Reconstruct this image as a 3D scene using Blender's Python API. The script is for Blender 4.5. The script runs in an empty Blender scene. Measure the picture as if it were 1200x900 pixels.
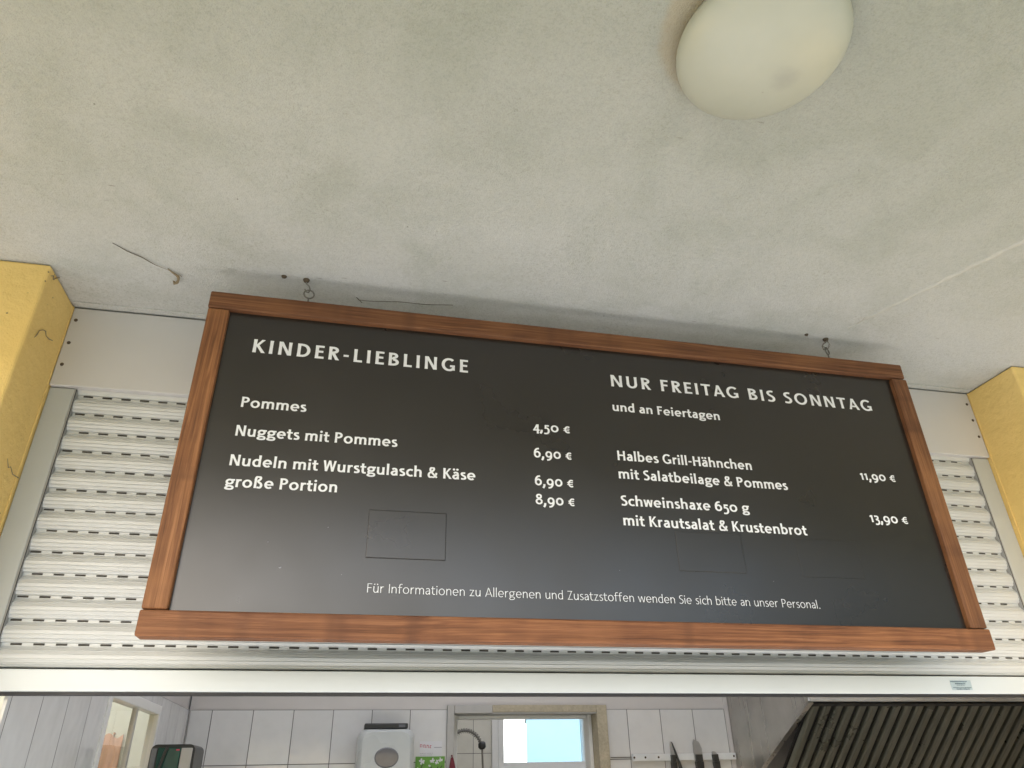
import bpy, bmesh, math, random
from mathutils import Vector, Matrix
random.seed(7)
R = math.radians
C = bpy.context.scene.collection
scene = bpy.context.scene

# ------------------------------------------------------------------ camera, sky, sun, exposure
cam = bpy.data.cameras.new('camera')
cam.sensor_width = 36.0
cam.lens = 25.212
cam.clip_start = 0.02
cam.clip_end = 800
cam_ob = bpy.data.objects.new('camera', cam)
C.objects.link(cam_ob)
_r = Vector((0.97747827, -0.21022178, -0.01852133))
_d = Vector((0.08557372, 0.47505612, -0.87578469))
_f = Vector((0.19290769, 0.85447556, 0.48234649))
m = Matrix.Identity(4)
for i in range(3):
    m[i][0] = _r[i]; m[i][1] = -_d[i]; m[i][2] = -_f[i]
m.translation = Vector((0.58461, -1.44009, 1.75))
cam_ob.matrix_world = m
scene.camera = cam_ob

SUN_EL, SUN_AZ = 35.0, 212.0            # compass-like: direction the light comes from, degrees from +Y towards +X
world = bpy.data.worlds.new('World')
scene.world = world
world.use_nodes = True
wn = world.node_tree.nodes; wl = world.node_tree.links
bg = wn['Background']
sky = wn.new('ShaderNodeTexSky')
sky.sky_type = 'NISHITA'
sky.sun_disc = False
sky.sun_elevation = R(SUN_EL)
sky.sun_rotation = R(SUN_AZ)
sky.air_density = 1.0
sky.dust_density = 3.0
wl.new(sky.outputs['Color'], bg.inputs['Color'])
bg.inputs['Strength'].default_value = 0.14
sun = bpy.data.lights.new('sun', 'SUN')
sun.energy = 4.0
sun.angle = R(0.5)
sun.color = (1.0, 0.99, 0.985)
sun_ob = bpy.data.objects.new('sun', sun)
C.objects.link(sun_ob)
sd = Vector((math.sin(R(SUN_AZ)) * math.cos(R(SUN_EL)), math.cos(R(SUN_AZ)) * math.cos(R(SUN_EL)), math.sin(R(SUN_EL))))
sun_ob.rotation_euler = sd.to_track_quat('Z', 'Y').to_euler()
sun_ob.location = sd * 30
vs = scene.view_settings
vs.view_transform = 'Standard'
vs.look = 'None'
vs.exposure = 1.93
vs.gamma = 1.0
vs.use_curve_mapping = False
scene.cycles.max_bounces = 12
scene.cycles.diffuse_bounces = 7
scene.cycles.glossy_bounces = 6
scene.cycles.transparent_max_bounces = 12

# ------------------------------------------------------------------ node helpers
class NT:
    def __init__(s, name):
        s.m = bpy.data.materials.new(name); s.m.use_nodes = True
        s.t = s.m.node_tree; s.n = s.t.nodes; s.b = s.n['Principled BSDF']; s.out = s.n['Material Output']
    def add(s, kind, **kw):
        n = s.n.new(kind)
        for k, v in kw.items(): setattr(n, k, v)
        return n
    def link(s, a, b): s.t.links.new(a, b)
    def put(s, sock, v):
        if isinstance(v, bpy.types.NodeSocket): s.link(v, sock)
        else: sock.default_value = v
    def obj(s): return s.add('ShaderNodeTexCoord').outputs['Object']
    def mapping(s, vec, scale=(1, 1, 1), loc=(0, 0, 0), rot=(0, 0, 0)):
        n = s.add('ShaderNodeMapping'); s.link(vec, n.inputs['Vector'])
        n.inputs['Scale'].default_value = scale; n.inputs['Location'].default_value = loc; n.inputs['Rotation'].default_value = rot
        return n.outputs['Vector']
    def noise(s, vec, scale, detail=4, rough=0.55, dist=0.0):
        n = s.add('ShaderNodeTexNoise'); s.link(vec, n.inputs['Vector'])
        n.inputs['Scale'].default_value = scale; n.inputs['Detail'].default_value = detail
        n.inputs['Roughness'].default_value = rough; n.inputs['Distortion'].default_value = dist
        return n.outputs['Fac']
    def voro(s, vec, scale, rand=1.0, out='Distance'):
        n = s.add('ShaderNodeTexVoronoi'); s.link(vec, n.inputs['Vector']); n.inputs['Scale'].default_value = scale
        n.inputs['Randomness'].default_value = rand
        return n.outputs[out]
    def ramp(s, fac, stops):
        n = s.add('ShaderNodeValToRGB'); s.link(fac, n.inputs['Fac'])
        e = n.color_ramp.elements
        while len(e) < len(stops): e.new(0.5)
        for k, (p, c) in enumerate(stops):
            e[k].position = p
            e[k].color = (c, c, c, 1) if isinstance(c, (int, float)) else (*c, 1)
        return n.outputs['Color']
    def mix(s, fac, a, b, blend='MIX'):
        n = s.add('ShaderNodeMix', data_type='RGBA', blend_type=blend)
        s.put(n.inputs[0], fac)
        for k, v in ((6, a), (7, b)):
            if isinstance(v, bpy.types.NodeSocket): s.link(v, n.inputs[k])
            else: n.inputs[k].default_value = (*v, 1) if len(v) == 3 else v
        return n.outputs[2]
    def math(s, op, a, b=0.0, clamp=False):
        n = s.add('ShaderNodeMath', operation=op, use_clamp=clamp); s.put(n.inputs[0], a); s.put(n.inputs[1], b)
        return n.outputs[0]
    def bump(s, h, strength=0.5, dist=0.001, normal=None):
        n = s.add('ShaderNodeBump'); s.link(h, n.inputs['Height'])
        n.inputs['Strength'].default_value = strength; n.inputs['Distance'].default_value = dist
        if normal: s.link(normal, n.inputs['Normal'])
        return n.outputs['Normal']
    def done(s, color=None, rough=None, metal=None, normal=None, spec=None, coat=None):
        if color is not None: s.put(s.b.inputs['Base Color'], (*color, 1) if isinstance(color, tuple) else color)
        if rough is not None: s.put(s.b.inputs['Roughness'], rough)
        if metal is not None: s.put(s.b.inputs['Metallic'], metal)
        if normal is not None: s.link(normal, s.b.inputs['Normal'])
        if spec is not None: s.put(s.b.inputs['Specular IOR Level'], spec)
        if coat is not None: s.put(s.b.inputs['Coat Weight'], coat)
        return s.m

def plain(name, col, rough=0.5, metal=0.0, var=0.12, scale=40.0, spec=0.5, bump=0.0):
    t = NT(name); o = t.obj()
    n = t.noise(o, scale, 5)
    n2 = t.noise(o, scale * 0.13, 3)
    f = t.math('ADD', t.math('MULTIPLY', n, 0.5), t.math('MULTIPLY', n2, 0.5))
    k0 = tuple(c * (1 - var) for c in col); k1 = tuple(min(1, c * (1 + var)) for c in col)
    c = t.ramp(f, [(0.3, k0), (0.7, k1)])
    r = t.ramp(n2, [(0.3, max(0.02, rough * 0.85)), (0.7, min(1, rough * 1.15))])
    nm = t.bump(n, 0.4, bump) if bump else None
    return t.done(c, r, metal, nm, spec)

# ------------------------------------------------------------------ materials
def mat_ceiling():
    t = NT('rough ceiling paint'); o = t.obj()
    big = t.noise(o, 1.7, 5, 0.6, 0.6)
    big2 = t.noise(t.mapping(o, (1, 1, 1), (5, 3, 0)), 4.5, 5, 0.65, 0.4)
    base = t.ramp(big, [(0.32, (0.535, 0.545, 0.53)), (0.68, (0.625, 0.63, 0.63))])
    mould = t.ramp(big2, [(0.48, 0.0), (0.8, 0.55)])
    base = t.mix(mould, base, (0.40, 0.42, 0.37))
    # green-grey mould tint, with light falloff painted in, darkening towards the porch's open edge
    sy = t.add('ShaderNodeSeparateXYZ'); t.link(o, sy.inputs[0])
    mould_falloff = t.math('ADD', t.math('MULTIPLY', sy.outputs[1], -1.0), t.math('ADD', t.math('MULTIPLY', big, 0.9), t.math('MULTIPLY', big2, 0.5)))
    base = t.mix(t.ramp(mould_falloff, [(0.75, 0.0), (1.0, 0.25), (1.0, 0.25)]), base, (0.335, 0.36, 0.31))
    mould_falloff2 = t.math('MULTIPLY', t.math('SUBTRACT', mould_falloff, 0.95), 0.9, True)
    base = t.mix(mould_falloff2, base, (0.26, 0.29, 0.24))
    # fine mould specks, denser in the patches
    fine = t.noise(o, 240, 4, 0.7)
    fineM = t.ramp(fine, [(0.52, 0.0), (0.68, 0.62)])
    patch = t.ramp(t.noise(o, 6, 4, 0.6), [(0.36, 0.22), (0.62, 1.0)])
    base = t.mix(t.math('MULTIPLY', fineM, patch), base, (0.28, 0.285, 0.235))
    # small sparse specks (fly spots) and short hair-like scratches
    v = t.voro(o, 26)
    keep = t.ramp(t.noise(o, 9, 2), [(0.57, 0.0), (0.61, 0.8)])
    sp = t.math('MULTIPLY', t.ramp(v, [(0.03, 0.9), (0.055, 0.0)]), keep)
    base = t.mix(sp, base, (0.10, 0.09, 0.07))
    w = t.noise(t.mapping(o, (1, 1, 1), (0, 0, 0), (0, 0, 0.5)), 3.0, 2)
    st = t.voro(t.mapping(o, (9, 42, 9), (0, 0, 0), (0, 0, 0.35)), 1.0)
    keep2 = t.ramp(t.noise(o, 5, 2), [(0.5, 0.0), (0.58, 0.8)])
    base = t.mix(t.math('MULTIPLY', t.ramp(st, [(0.03, 0.75), (0.07, 0.0)]), keep2), base, (0.22, 0.2, 0.17))
    gr = t.math('ADD', t.math('MULTIPLY', t.noise(o, 300, 3, 0.7), 0.6), t.math('MULTIPLY', t.noise(o, 120, 4, 0.7), 0.4))
    base = t.mix(1.0, base, t.ramp(gr, [(0.34, 0.85), (0.5, 1.0), (0.64, 1.06)]), 'MULTIPLY')
    # tan water stain that rings the lamp
    sx = t.add('ShaderNodeSeparateXYZ'); t.link(o, sx.inputs[0])
    dx = t.math('SUBTRACT', sx.outputs[0], 1.055); dy = t.math('SUBTRACT', sx.outputs[1], -0.895)
    d = t.math('SQRT', t.math('ADD', t.math('MULTIPLY', dx, dx), t.math('MULTIPLY', dy, dy)))
    dn = t.math('ADD', d, t.math('MULTIPLY', t.noise(o, 30, 3), 0.012))
    base = t.mix(t.ramp(dn, [(0.123, 0.5), (0.134, 0.0)]), base, (0.42, 0.345, 0.22))
    # coarse plaster grain
    g1 = t.noise(o, 420, 3, 0.6); g2 = t.noise(o, 90, 4, 0.6); g3 = t.noise(o, 7, 3, 0.5)
    n1 = t.bump(g3, 0.5, 0.010)
    n2 = t.bump(g2, 0.6, 0.0018, n1)
    n3 = t.bump(g1, 1.0, 0.0022, n2)
    return t.done(base, 0.9, 0.0, n3, 0.25)

def mat_yellow():
    t = NT('yellow facade paint'); o = t.obj()
    n = t.noise(o, 3, 5, 0.6)
    c = t.ramp(n, [(0.3, (0.76, 0.535, 0.185)), (0.7, (0.85, 0.615, 0.235))])
    dirt = t.ramp(t.noise(o, 60, 5, 0.75), [(0.62, 0.0), (0.78, 0.5)])
    c = t.mix(dirt, c, (0.42, 0.28, 0.09))
    v = t.math('MULTIPLY', t.ramp(t.voro(o, 34), [(0.04, 0.8), (0.08, 0.0)]), t.ramp(t.noise(o, 7, 2), [(0.5, 0.0), (0.55, 1.0)]))
    c = t.mix(v, c, (0.14, 0.09, 0.05))
    b = t.bump(t.noise(o, 9, 4), 0.5, 0.010)
    b = t.bump(t.noise(o, 55, 4), 0.7, 0.004, b)
    b = t.bump(t.noise(o, 320, 3), 0.7, 0.0008, b)
    return t.done(c, 0.75, 0, b, 0.3)

def mat_wood():
    t = NT('stained spruce'); o = t.obj()
    oi = t.add('ShaderNodeObjectInfo')
    off = t.add('ShaderNodeVectorMath', operation='SCALE'); cx = t.add('ShaderNodeCombineXYZ')
    for k in range(3): t.link(oi.outputs['Random'], cx.inputs[k])
    t.link(cx.outputs[0], off.inputs[0]); off.inputs['Scale'].default_value = 9.0
    ad = t.add('ShaderNodeVectorMath', operation='ADD'); t.link(o, ad.inputs[0]); t.link(off.outputs[0], ad.inputs[1])
    p = ad.outputs[0]
    warp = t.noise(t.mapping(p, (2.0, 14, 14)), 1.0, 3)
    pv = t.add('ShaderNodeVectorMath', operation='ADD')
    t.link(t.mapping(p, (3.5, 210, 210)), pv.inputs[0])
    wv = t.add('ShaderNodeCombineXYZ'); t.link(t.math('MULTIPLY', warp, 5.0), wv.inputs[1]); t.link(t.math('MULTIPLY', warp, 5.0), wv.inputs[2])
    t.link(wv.outputs[0], pv.inputs[1])
    grain = t.noise(pv.outputs[0], 1.0, 5, 0.65)
    fine = t.noise(t.mapping(p, (14, 900, 900)), 1.0, 3, 0.6)
    blotch = t.noise(t.mapping(p, (5, 14, 14)), 1.0, 4, 0.6)
    c = t.ramp(grain, [(0.30, (0.085, 0.034, 0.016)), (0.5, (0.200, 0.087, 0.039)), (0.70, (0.33, 0.158, 0.074))])
    c = t.mix(t.ramp(fine, [(0.5, 0.0), (0.72, 0.55)]), c, (0.12, 0.04, 0.018))
    c = t.mix(t.ramp(blotch, [(0.52, 0.0), (0.72, 0.6)]), c, (0.13, 0.055, 0.03))
    kn = t.voro(t.mapping(p, (4.2, 22, 22)), 1.0)
    c = t.mix(t.ramp(kn, [(0.05, 0.85), (0.16, 0.0)]), c, (0.075, 0.025, 0.012))
    band = t.noise(t.mapping(p, (16, 1.2, 1.2)), 1.0, 2, 0.5)
    c = t.mix(t.ramp(band, [(0.56, 0.0), (0.70, 0.65)]), c, (0.10, 0.040, 0.020))
    c = t.mix(t.ramp(t.noise(t.mapping(p, (7, 3, 3)), 1.0, 3), [(0.45, 0.0), (0.75, 0.5)]), c, (0.36, 0.17, 0.075))
    c = t.mix(1.0, c, oi.outputs['Color'], 'MULTIPLY')
    b = t.bump(fine, 0.6, 0.0010)
    b = t.bump(grain, 0.5, 0.0014, b)
    return t.done(c, t.ramp(grain, [(0.3, 0.62), (0.7, 0.48)]), 0, b, 0.35)

def mat_board():
    t = NT('black printed panel'); o = t.obj()
    n = t.noise(o, 2.3, 5, 0.6); s = t.noise(o, 5, 4, 0.6)
    c = t.ramp(n, [(0.3, (0.0105, 0.0080, 0.0070)), (0.7, (0.0140, 0.0108, 0.0094))])
    r = t.ramp(s, [(0.3, 0.26), (0.7, 0.33)])
    b = t.bump(t.noise(o, 2.5, 1, 0.4), 0.25, 0.003)
    t.b.inputs['IOR'].default_value = 1.5
    return t.done(c, r, 0, b, 0.80)

def mat_tile(name, ax, w, h, x0, z0, col, grout=(0.13, 0.125, 0.12), mort=0.0016, rough=0.13):
    t = NT(name); o = t.obj()
    sx = t.add('ShaderNodeSeparateXYZ'); t.link(o, sx.inputs[0])
    u = t.math('SUBTRACT', sx.outputs[ax], x0); v = t.math('SUBTRACT', sx.outputs[2], z0)
    cx = t.add('ShaderNodeCombineXYZ'); t.link(u, cx.inputs[0]); t.link(v, cx.inputs[1])
    br = t.add('ShaderNodeTexBrick', offset=0.0, squash=1.0)
    t.link(cx.outputs[0], br.inputs['Vector'])
    br.inputs['Color1'].default_value = (*col, 1)
    br.inputs['Color2'].default_value = (*[c * 0.93 for c in col], 1)
    br.inputs['Mortar'].default_value = (*grout, 1)
    br.inputs['Scale'].default_value = 1.0
    br.inputs['Mortar Size'].default_value = mort
    br.inputs['Mortar Smooth'].default_value = 0.2
    br.inputs['Brick Width'].default_value = w
    br.inputs['Row Height'].default_value = h
    c = t.mix(t.ramp(t.noise(o, 18, 4), [(0.45, 0.0), (0.8, 0.25)]), br.outputs['Color'], tuple(k * 0.75 for k in col))
    inv = t.math('SUBTRACT', 1.0, br.outputs['Fac'])
    b = t.bump(inv, 0.7, 0.0012)
    cu = t.math('FLOOR', t.math('DIVIDE', u, w)); cv = t.math('FLOOR', t.math('DIVIDE', v, h))
    cc = t.add('ShaderNodeCombineXYZ'); t.link(cu, cc.inputs[0]); t.link(cv, cc.inputs[1])
    wn_ = t.add('ShaderNodeTexWhiteNoise', noise_dimensions='3D'); t.link(cc.outputs[0], wn_.inputs['Vector'])
    sp_ = t.add('ShaderNodeSeparateColor'); t.link(wn_.outputs['Color'], sp_.inputs[0])
    du = t.math('MULTIPLY', t.math('SUBTRACT', u, t.math('MULTIPLY', cu, w)), t.math('SUBTRACT', sp_.outputs[0], 0.5))
    dv = t.math('MULTIPLY', t.math('SUBTRACT', v, t.math('MULTIPLY', cv, h)), t.math('SUBTRACT', sp_.outputs[1], 0.42))
    b = t.bump(t.math('ADD', du, dv), 1.0, 0.07, b)      # every tile sits a little askew
    b = t.bump(t.noise(o, 11, 2), 0.5, 0.006, b)
    r = t.math('ADD', t.math('MULTIPLY', br.outputs['Fac'], 0.6), rough)
    return t.done(c, r, 0, b, 0.8)

def mat_pane():
    t = NT('window glass')
    tr = t.add('ShaderNodeBsdfTransparent'); tr.inputs[0].default_value = (0.90, 0.95, 0.95, 1)
    gl = t.add('ShaderNodeBsdfGlossy'); gl.inputs['Roughness'].default_value = 0.03
    fr = t.add('ShaderNodeFresnel'); fr.inputs['IOR'].default_value = 1.45
    mx = t.add('ShaderNodeMixShader')
    nz = t.noise(t.obj(), 30, 3)
    t.link(t.math('ADD', fr.outputs[0], t.math('MULTIPLY', nz, 0.02)), mx.inputs[0]); t.link(tr.outputs[0], mx.inputs[1]); t.link(gl.outputs[0], mx.inputs[2])
    t.link(mx.outputs[0], t.out.inputs['Surface'])
    return t.m

def mat_steel(name, col, rough, ax=(60, 60, 2), metal=0.85):
    t = NT(name); o = t.obj()
    n = t.noise(t.mapping(o, ax), 1.0, 4, 0.6); s = t.noise(o, 5, 4, 0.6)
    c = t.ramp(s, [(0.3, tuple(k * 0.8 for k in col)), (0.7, tuple(min(1, k * 1.1) for k in col))])
    r = t.ramp(n, [(0.3, rough * 0.8), (0.7, rough * 1.3)])
    return t.done(c, r, metal, t.bump(n, 0.2, 0.0005))

def mat_shade():
    t = NT('opal lamp glass'); o = t.obj()
    n = t.noise(o, 9, 4)
    c = t.ramp(n, [(0.3, (0.375, 0.395, 0.335)), (0.7, (0.415, 0.435, 0.375))])
    sx = t.add('ShaderNodeVectorMath', operation='DISTANCE'); t.link(o, sx.inputs[0]); sx.inputs[1].default_value = (0.035, 0.012, -0.052)
    dn = t.math('ADD', sx.outputs['Value'], t.math('MULTIPLY', t.noise(o, 60, 3), 0.02))
    c = t.mix(t.ramp(dn, [(0.012, 0.45), (0.036, 0.0)]), c, (0.22, 0.22, 0.23))
    d2 = t.math('MULTIPLY', t.ramp(t.voro(o, 42), [(0.05, 0.8), (0.1, 0.0)]), t.ramp(t.noise(o, 16, 2), [(0.56, 0.0), (0.6, 1.0)]))
    c = t.mix(d2, c, (0.3, 0.29, 0.25))
    m_ = t.done(c, 0.38, 0, None, 0.45)
    t.b.inputs['Subsurface Weight'].default_value = 0.0
    return m_

def mat_ground():
    t = NT('pale paving'); o = t.obj()
    br = t.add('ShaderNodeTexBrick', offset=0.5)
    t.link(o, br.inputs['Vector'])
    br.inputs['Color1'].default_value = (0.30, 0.30, 0.295, 1); br.inputs['Color2'].default_value = (0.26, 0.26, 0.255, 1)
    br.inputs['Mortar'].default_value = (0.08, 0.08, 0.07, 1); br.inputs['Scale'].default_value = 1.0
    br.inputs['Brick Width'].default_value = 0.4; br.inputs['Row Height'].default_value = 0.4; br.inputs['Mortar Size'].default_value = 0.008
    c = t.mix(t.ramp(t.noise(o, 4, 6), [(0.4, 0.0), (0.7, 0.4)]), br.outputs['Color'], (0.10, 0.10, 0.095))
    return t.done(c, 0.85, 0, t.bump(t.noise(o, 90, 4), 0.4, 0.003))

def mat_grass():
    t = NT('meadow'); o = t.obj()
    n = t.noise(o, 3, 8, 0.7); n2 = t.noise(o, 0.15, 4)
    c = t.ramp(n, [(0.3, (0.05, 0.060, 0.032)), (0.7, (0.10, 0.112, 0.062))])
    c = t.mix(t.ramp(n2, [(0.4, 0.0), (0.7, 0.5)]), c, (0.13, 0.14, 0.05))
    return t.done(c, 0.9, 0, t.bump(t.noise(o, 40, 5), 0.8, 0.03))

def mat_opal(k=1.0):
    t = NT('added daylight diffuser')  # translucent sheet for the added roof openings
    tr = t.add('ShaderNodeBsdfTranslucent'); t.link(t.ramp(t.noise(t.obj(), 4, 3), [(0.3, (0.36 * k, 0.36 * k, 0.36 * k)), (0.7, (0.40 * k, 0.40 * k, 0.40 * k))]), tr.inputs[0])
    t.link(tr.outputs[0], t.out.inputs['Surface'])
    return t.m

M = {}
M['ceiling'] = mat_ceiling()
M['yellow'] = mat_yellow()
M['wood'] = mat_wood()
M['board'] = mat_board()
M['ink'] = plain('white lettering', (0.77, 0.79, 0.84), 0.5, var=0.04, scale=60)
M['ink_thin'] = plain('thin white lettering', (0.74, 0.76, 0.81), 0.5, var=0.06, scale=60)
M['gap'] = plain('dark gap', (0.012, 0.011, 0.01), 0.8)
M['slot'] = plain('dark slot', (0.045, 0.04, 0.036), 0.8, var=0.4, scale=30)
M['pvc'] = plain('white shutter plastic', (0.62, 0.635, 0.65), 0.36, var=0.05, scale=9, bump=0.0006)
M['panel'] = plain('white box panel', (0.61, 0.60, 0.61), 0.34, var=0.05, scale=5, bump=0.001)
M['rail'] = plain('grey white guide rail', (0.50, 0.525, 0.535), 0.38, var=0.06, scale=8)
M['bar'] = plain('white bottom bar', (0.61, 0.655, 0.69), 0.30, var=0.04, scale=6)
M['seal'] = plain('grey brush seal', (0.34, 0.345, 0.345), 0.8)
M['rubber'] = plain('black rubber', (0.018, 0.018, 0.022), 0.6)
M['steelwire'] = plain('galvanised wire', (0.22, 0.21, 0.19), 0.33, 0.9, 0.3, 200)
M['rust'] = plain('rusty screw', (0.10, 0.075, 0.05), 0.7, 0.4, 0.4, 300)
M['shade'] = mat_shade()
M['plaster'] = plain('pale kitchen plaster', (0.60, 0.57, 0.55), 0.45, var=0.05, scale=12, bump=0.002)
M['tile_l'] = mat_tile('white kitchen tiles', 0, 0.1475, 0.185, 0.1113, 1.997, (0.73, 0.725, 0.715))
M['tile_r'] = mat_tile('white kitchen tiles right of door', 0, 0.1471, 0.185, 1.7484, 1.997, (0.73, 0.725, 0.715))
M['tile_s'] = mat_tile('white side tiles', 1, 0.144, 0.26, 0.046, 1.997, (0.69, 0.69, 0.685))
M['tile_b'] = mat_tile('cream tiles', 0, 0.25, 0.25, 1.387, 1.89, (0.66, 0.64, 0.57))
M['paint_grey'] = plain('grey door paint', (0.44, 0.43, 0.41), 0.5, var=0.12, scale=20)
M['raw'] = plain('raw chipped wood', (0.44, 0.385, 0.28), 0.7, var=0.25, scale=120, bump=0.001)
M['white_frame'] = plain('white window frame', (0.74, 0.74, 0.72), 0.35, var=0.04)
M['cream'] = plain('cream wall paint', (0.78, 0.76, 0.62), 0.7, var=0.04, scale=6)
M['pane'] = mat_pane()
M['opal'] = mat_opal()
M['opal_clear'] = mat_opal(2.4)
M['steel'] = mat_steel('brushed stainless', (0.50, 0.485, 0.45), 0.30)
M['steel_lip'] = mat_steel('stainless lip', (0.80, 0.82, 0.83), 0.42, (2, 60, 60), 0.1)
M['baffle'] = mat_steel('greasy filter steel', (0.25, 0.25, 0.20), 0.30, (8, 8, 8), 0.65)
M['disp'] = plain('pale dispenser plastic', (0.56, 0.585, 0.58), 0.30, var=0.03)
M['smoke'] = plain('smoked window plastic', (0.15, 0.155, 0.17), 0.10, var=0.08)
M['dark'] = plain('dark plastic', (0.035, 0.035, 0.033), 0.4, var=0.2)
M['darkgreen'] = plain('dark green glass', (0.012, 0.065, 0.05), 0.08, var=0.3)
M['paper'] = plain('white card', (0.66, 0.655, 0.68), 0.6, var=0.03)
M['redink'] = plain('red print', (0.50, 0.06, 0.10), 0.6)
M['greyink'] = plain('grey print', (0.30, 0.30, 0.33), 0.6)
M['green'] = plain('green leaflet', (0.12, 0.30, 0.045), 0.45, var=0.3, scale=50)
M['maroon'] = plain('maroon cloth', (0.16, 0.022, 0.035), 0.85, var=0.25)
M['sticker'] = plain('pale blue sticker', (0.42, 0.51, 0.56), 0.4, var=0.03)
M['blueink'] = plain('blue grey print', (0.09, 0.14, 0.19), 0.6)
M['blade'] = plain('knife steel', (0.42, 0.42, 0.42), 0.35, 0.35)
M['ground'] = mat_ground()
M['grass'] = mat_grass()
M['orange'] = plain('orange cloth', (0.62, 0.37, 0.24), 0.8)
M['housewhite'] = plain('white render', (0.80, 0.80, 0.79), 0.8, var=0.03)
M['cobweb'] = plain('dusty thread', (0.13, 0.115, 0.09), 0.9)
M['husk'] = plain('dry brown husk', (0.26, 0.20, 0.12), 0.8, var=0.3, scale=200)
M['houseblue'] = plain('pale blue render', (0.135, 0.225, 0.295), 0.85, var=0.06, scale=1.5)
M['filler'] = plain('pale joint filler', (0.47, 0.47, 0.435), 0.85, var=0.10, scale=90, bump=0.0015)
M['glint'] = plain('painted sticker glint', (0.050, 0.047, 0.045), 0.6, var=0.4, scale=60)  # pale tone for the painted highlight under the blank stickers
M['roofing'] = plain('roof felt', (0.12, 0.12, 0.12), 0.9)
M['concrete'] = plain('grey floor', (0.33, 0.32, 0.30), 0.5)
M['counter'] = plain('pale worktop laminate', (0.58, 0.585, 0.59), 0.4, var=0.04)

# ------------------------------------------------------------------ mesh helpers
class MB:
    def __init__(s): s.v = []; s.f = []; s.mi = []; s.sm = []
    def poly(s, pts, mi=0, smooth=False):
        b = len(s.v); s.v += [tuple(p) for p in pts]; s.f.append(tuple(range(b, b + len(pts)))); s.mi.append(mi); s.sm.append(smooth)
    def mesh(s, v, f, mi=0, smooth=False):
        b = len(s.v); s.v += [tuple(p) for p in v]
        for q in f: s.f.append(tuple(i + b for i in q)); s.mi.append(mi); s.sm.append(smooth)
    def box(s, x0, x1, y0, y1, z0, z1, mi=0, bev=0.0, seg=2):
        bm = bmesh.new()
        vs_ = [bm.verts.new((x, y, z)) for x in (x0, x1) for y in (y0, y1) for z in (z0, z1)]
        for q in ((0, 1, 3, 2), (4, 6, 7, 5), (0, 4, 5, 1), (2, 3, 7, 6), (0, 2, 6, 4), (1, 5, 7, 3)):
            bm.faces.new([vs_[i] for i in q])
        if bev: bmesh.ops.bevel(bm, geom=bm.edges[:], offset=bev, segments=seg, profile=0.5, affect='EDGES')
        bmesh.ops.recalc_face_normals(bm, faces=bm.faces[:])
        bm.verts.index_update()
        s.mesh([v.co[:] for v in bm.verts], [[v.index for v in f.verts] for f in bm.faces], mi, False)
        bm.free()
    def tube(s, pts, r, n=10, mi=0, cap=True):
        pts = [Vector(p) for p in pts]; rr = r if isinstance(r, (list, tuple)) else [r] * len(pts)
        ring = []; up = Vector((0.13, 0.31, 0.94)).normalized(); prev = None
        for i, p in enumerate(pts):
            d = (pts[min(i + 1, len(pts) - 1)] - pts[max(i - 1, 0)]).normalized()
            a = prev - d * prev.dot(d) if prev else d.cross(up)
            if a.length < 1e-6: a = d.cross(Vector((1, 0, 0)))
            a.normalize(); prev = a; b = d.cross(a)
            ring.append([p + (a * math.cos(k * 2 * math.pi / n) + b * math.sin(k * 2 * math.pi / n)) * rr[i] for k in range(n)])
        v = [q for R_ in ring for q in R_]; f = []
        for i in range(len(pts) - 1):
            for k in range(n): f.append((i * n + k, i * n + (k + 1) % n, (i + 1) * n + (k + 1) % n, (i + 1) * n + k))
        s.mesh(v, f, mi, True)
        if cap:
            s.poly(list(reversed(ring[0])), mi); s.poly(ring[-1], mi)
    def lathe(s, prof, n=48, mi=0, c=(0, 0, 0)):
        v = []; f = []
        for (r, z) in prof:
            for k in range(n):
                a = 2 * math.pi * k / n; v.append((c[0] + r * math.cos(a), c[1] + r * math.sin(a), c[2] + z))
        for i in range(len(prof) - 1):
            for k in range(n): f.append((i * n + k, i * n + (k + 1) % n, (i + 1) * n + (k + 1) % n, (i + 1) * n + k))
        s.mesh(v, f, mi, True)
    def extrude(s, outline, axis, a0, a1, mi=0, smooth=False):
        """outline: 2-D points in the other two axes (cyclic order), closed prism between a0 and a1 along axis"""
        def P(p, a): return {0: (a, p[0], p[1]), 1: (p[0], a, p[1]), 2: (p[0], p[1], a)}[axis]
        n = len(outline); A = [P(p, a0) for p in outline]; B = [P(p, a1) for p in outline]
        s.mesh(A + B, [(i, (i + 1) % n, n + (i + 1) % n, n + i) for i in range(n)], mi, smooth)
        s.poly(A[::-1], mi); s.poly(B, mi)
    def build(s, name, mats, parent=None, loc=(0, 0, 0), recalc=True):
        me = bpy.data.meshes.new(name); me.from_pydata(s.v, [], s.f)
        for mm in (mats if isinstance(mats, (list, tuple)) else [mats]): me.materials.append(mm)
        for p, mi, sm in zip(me.polygons, s.mi, s.sm): p.material_index = mi; p.use_smooth = sm
        if recalc:
            bm = bmesh.new(); bm.from_mesh(me); bmesh.ops.recalc_face_normals(bm, faces=bm.faces[:]); bm.to_mesh(me); bm.free()
        o = bpy.data.objects.new(name, me); C.objects.link(o)
        o.location = loc
        if parent: o.parent = parent
        return o

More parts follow.
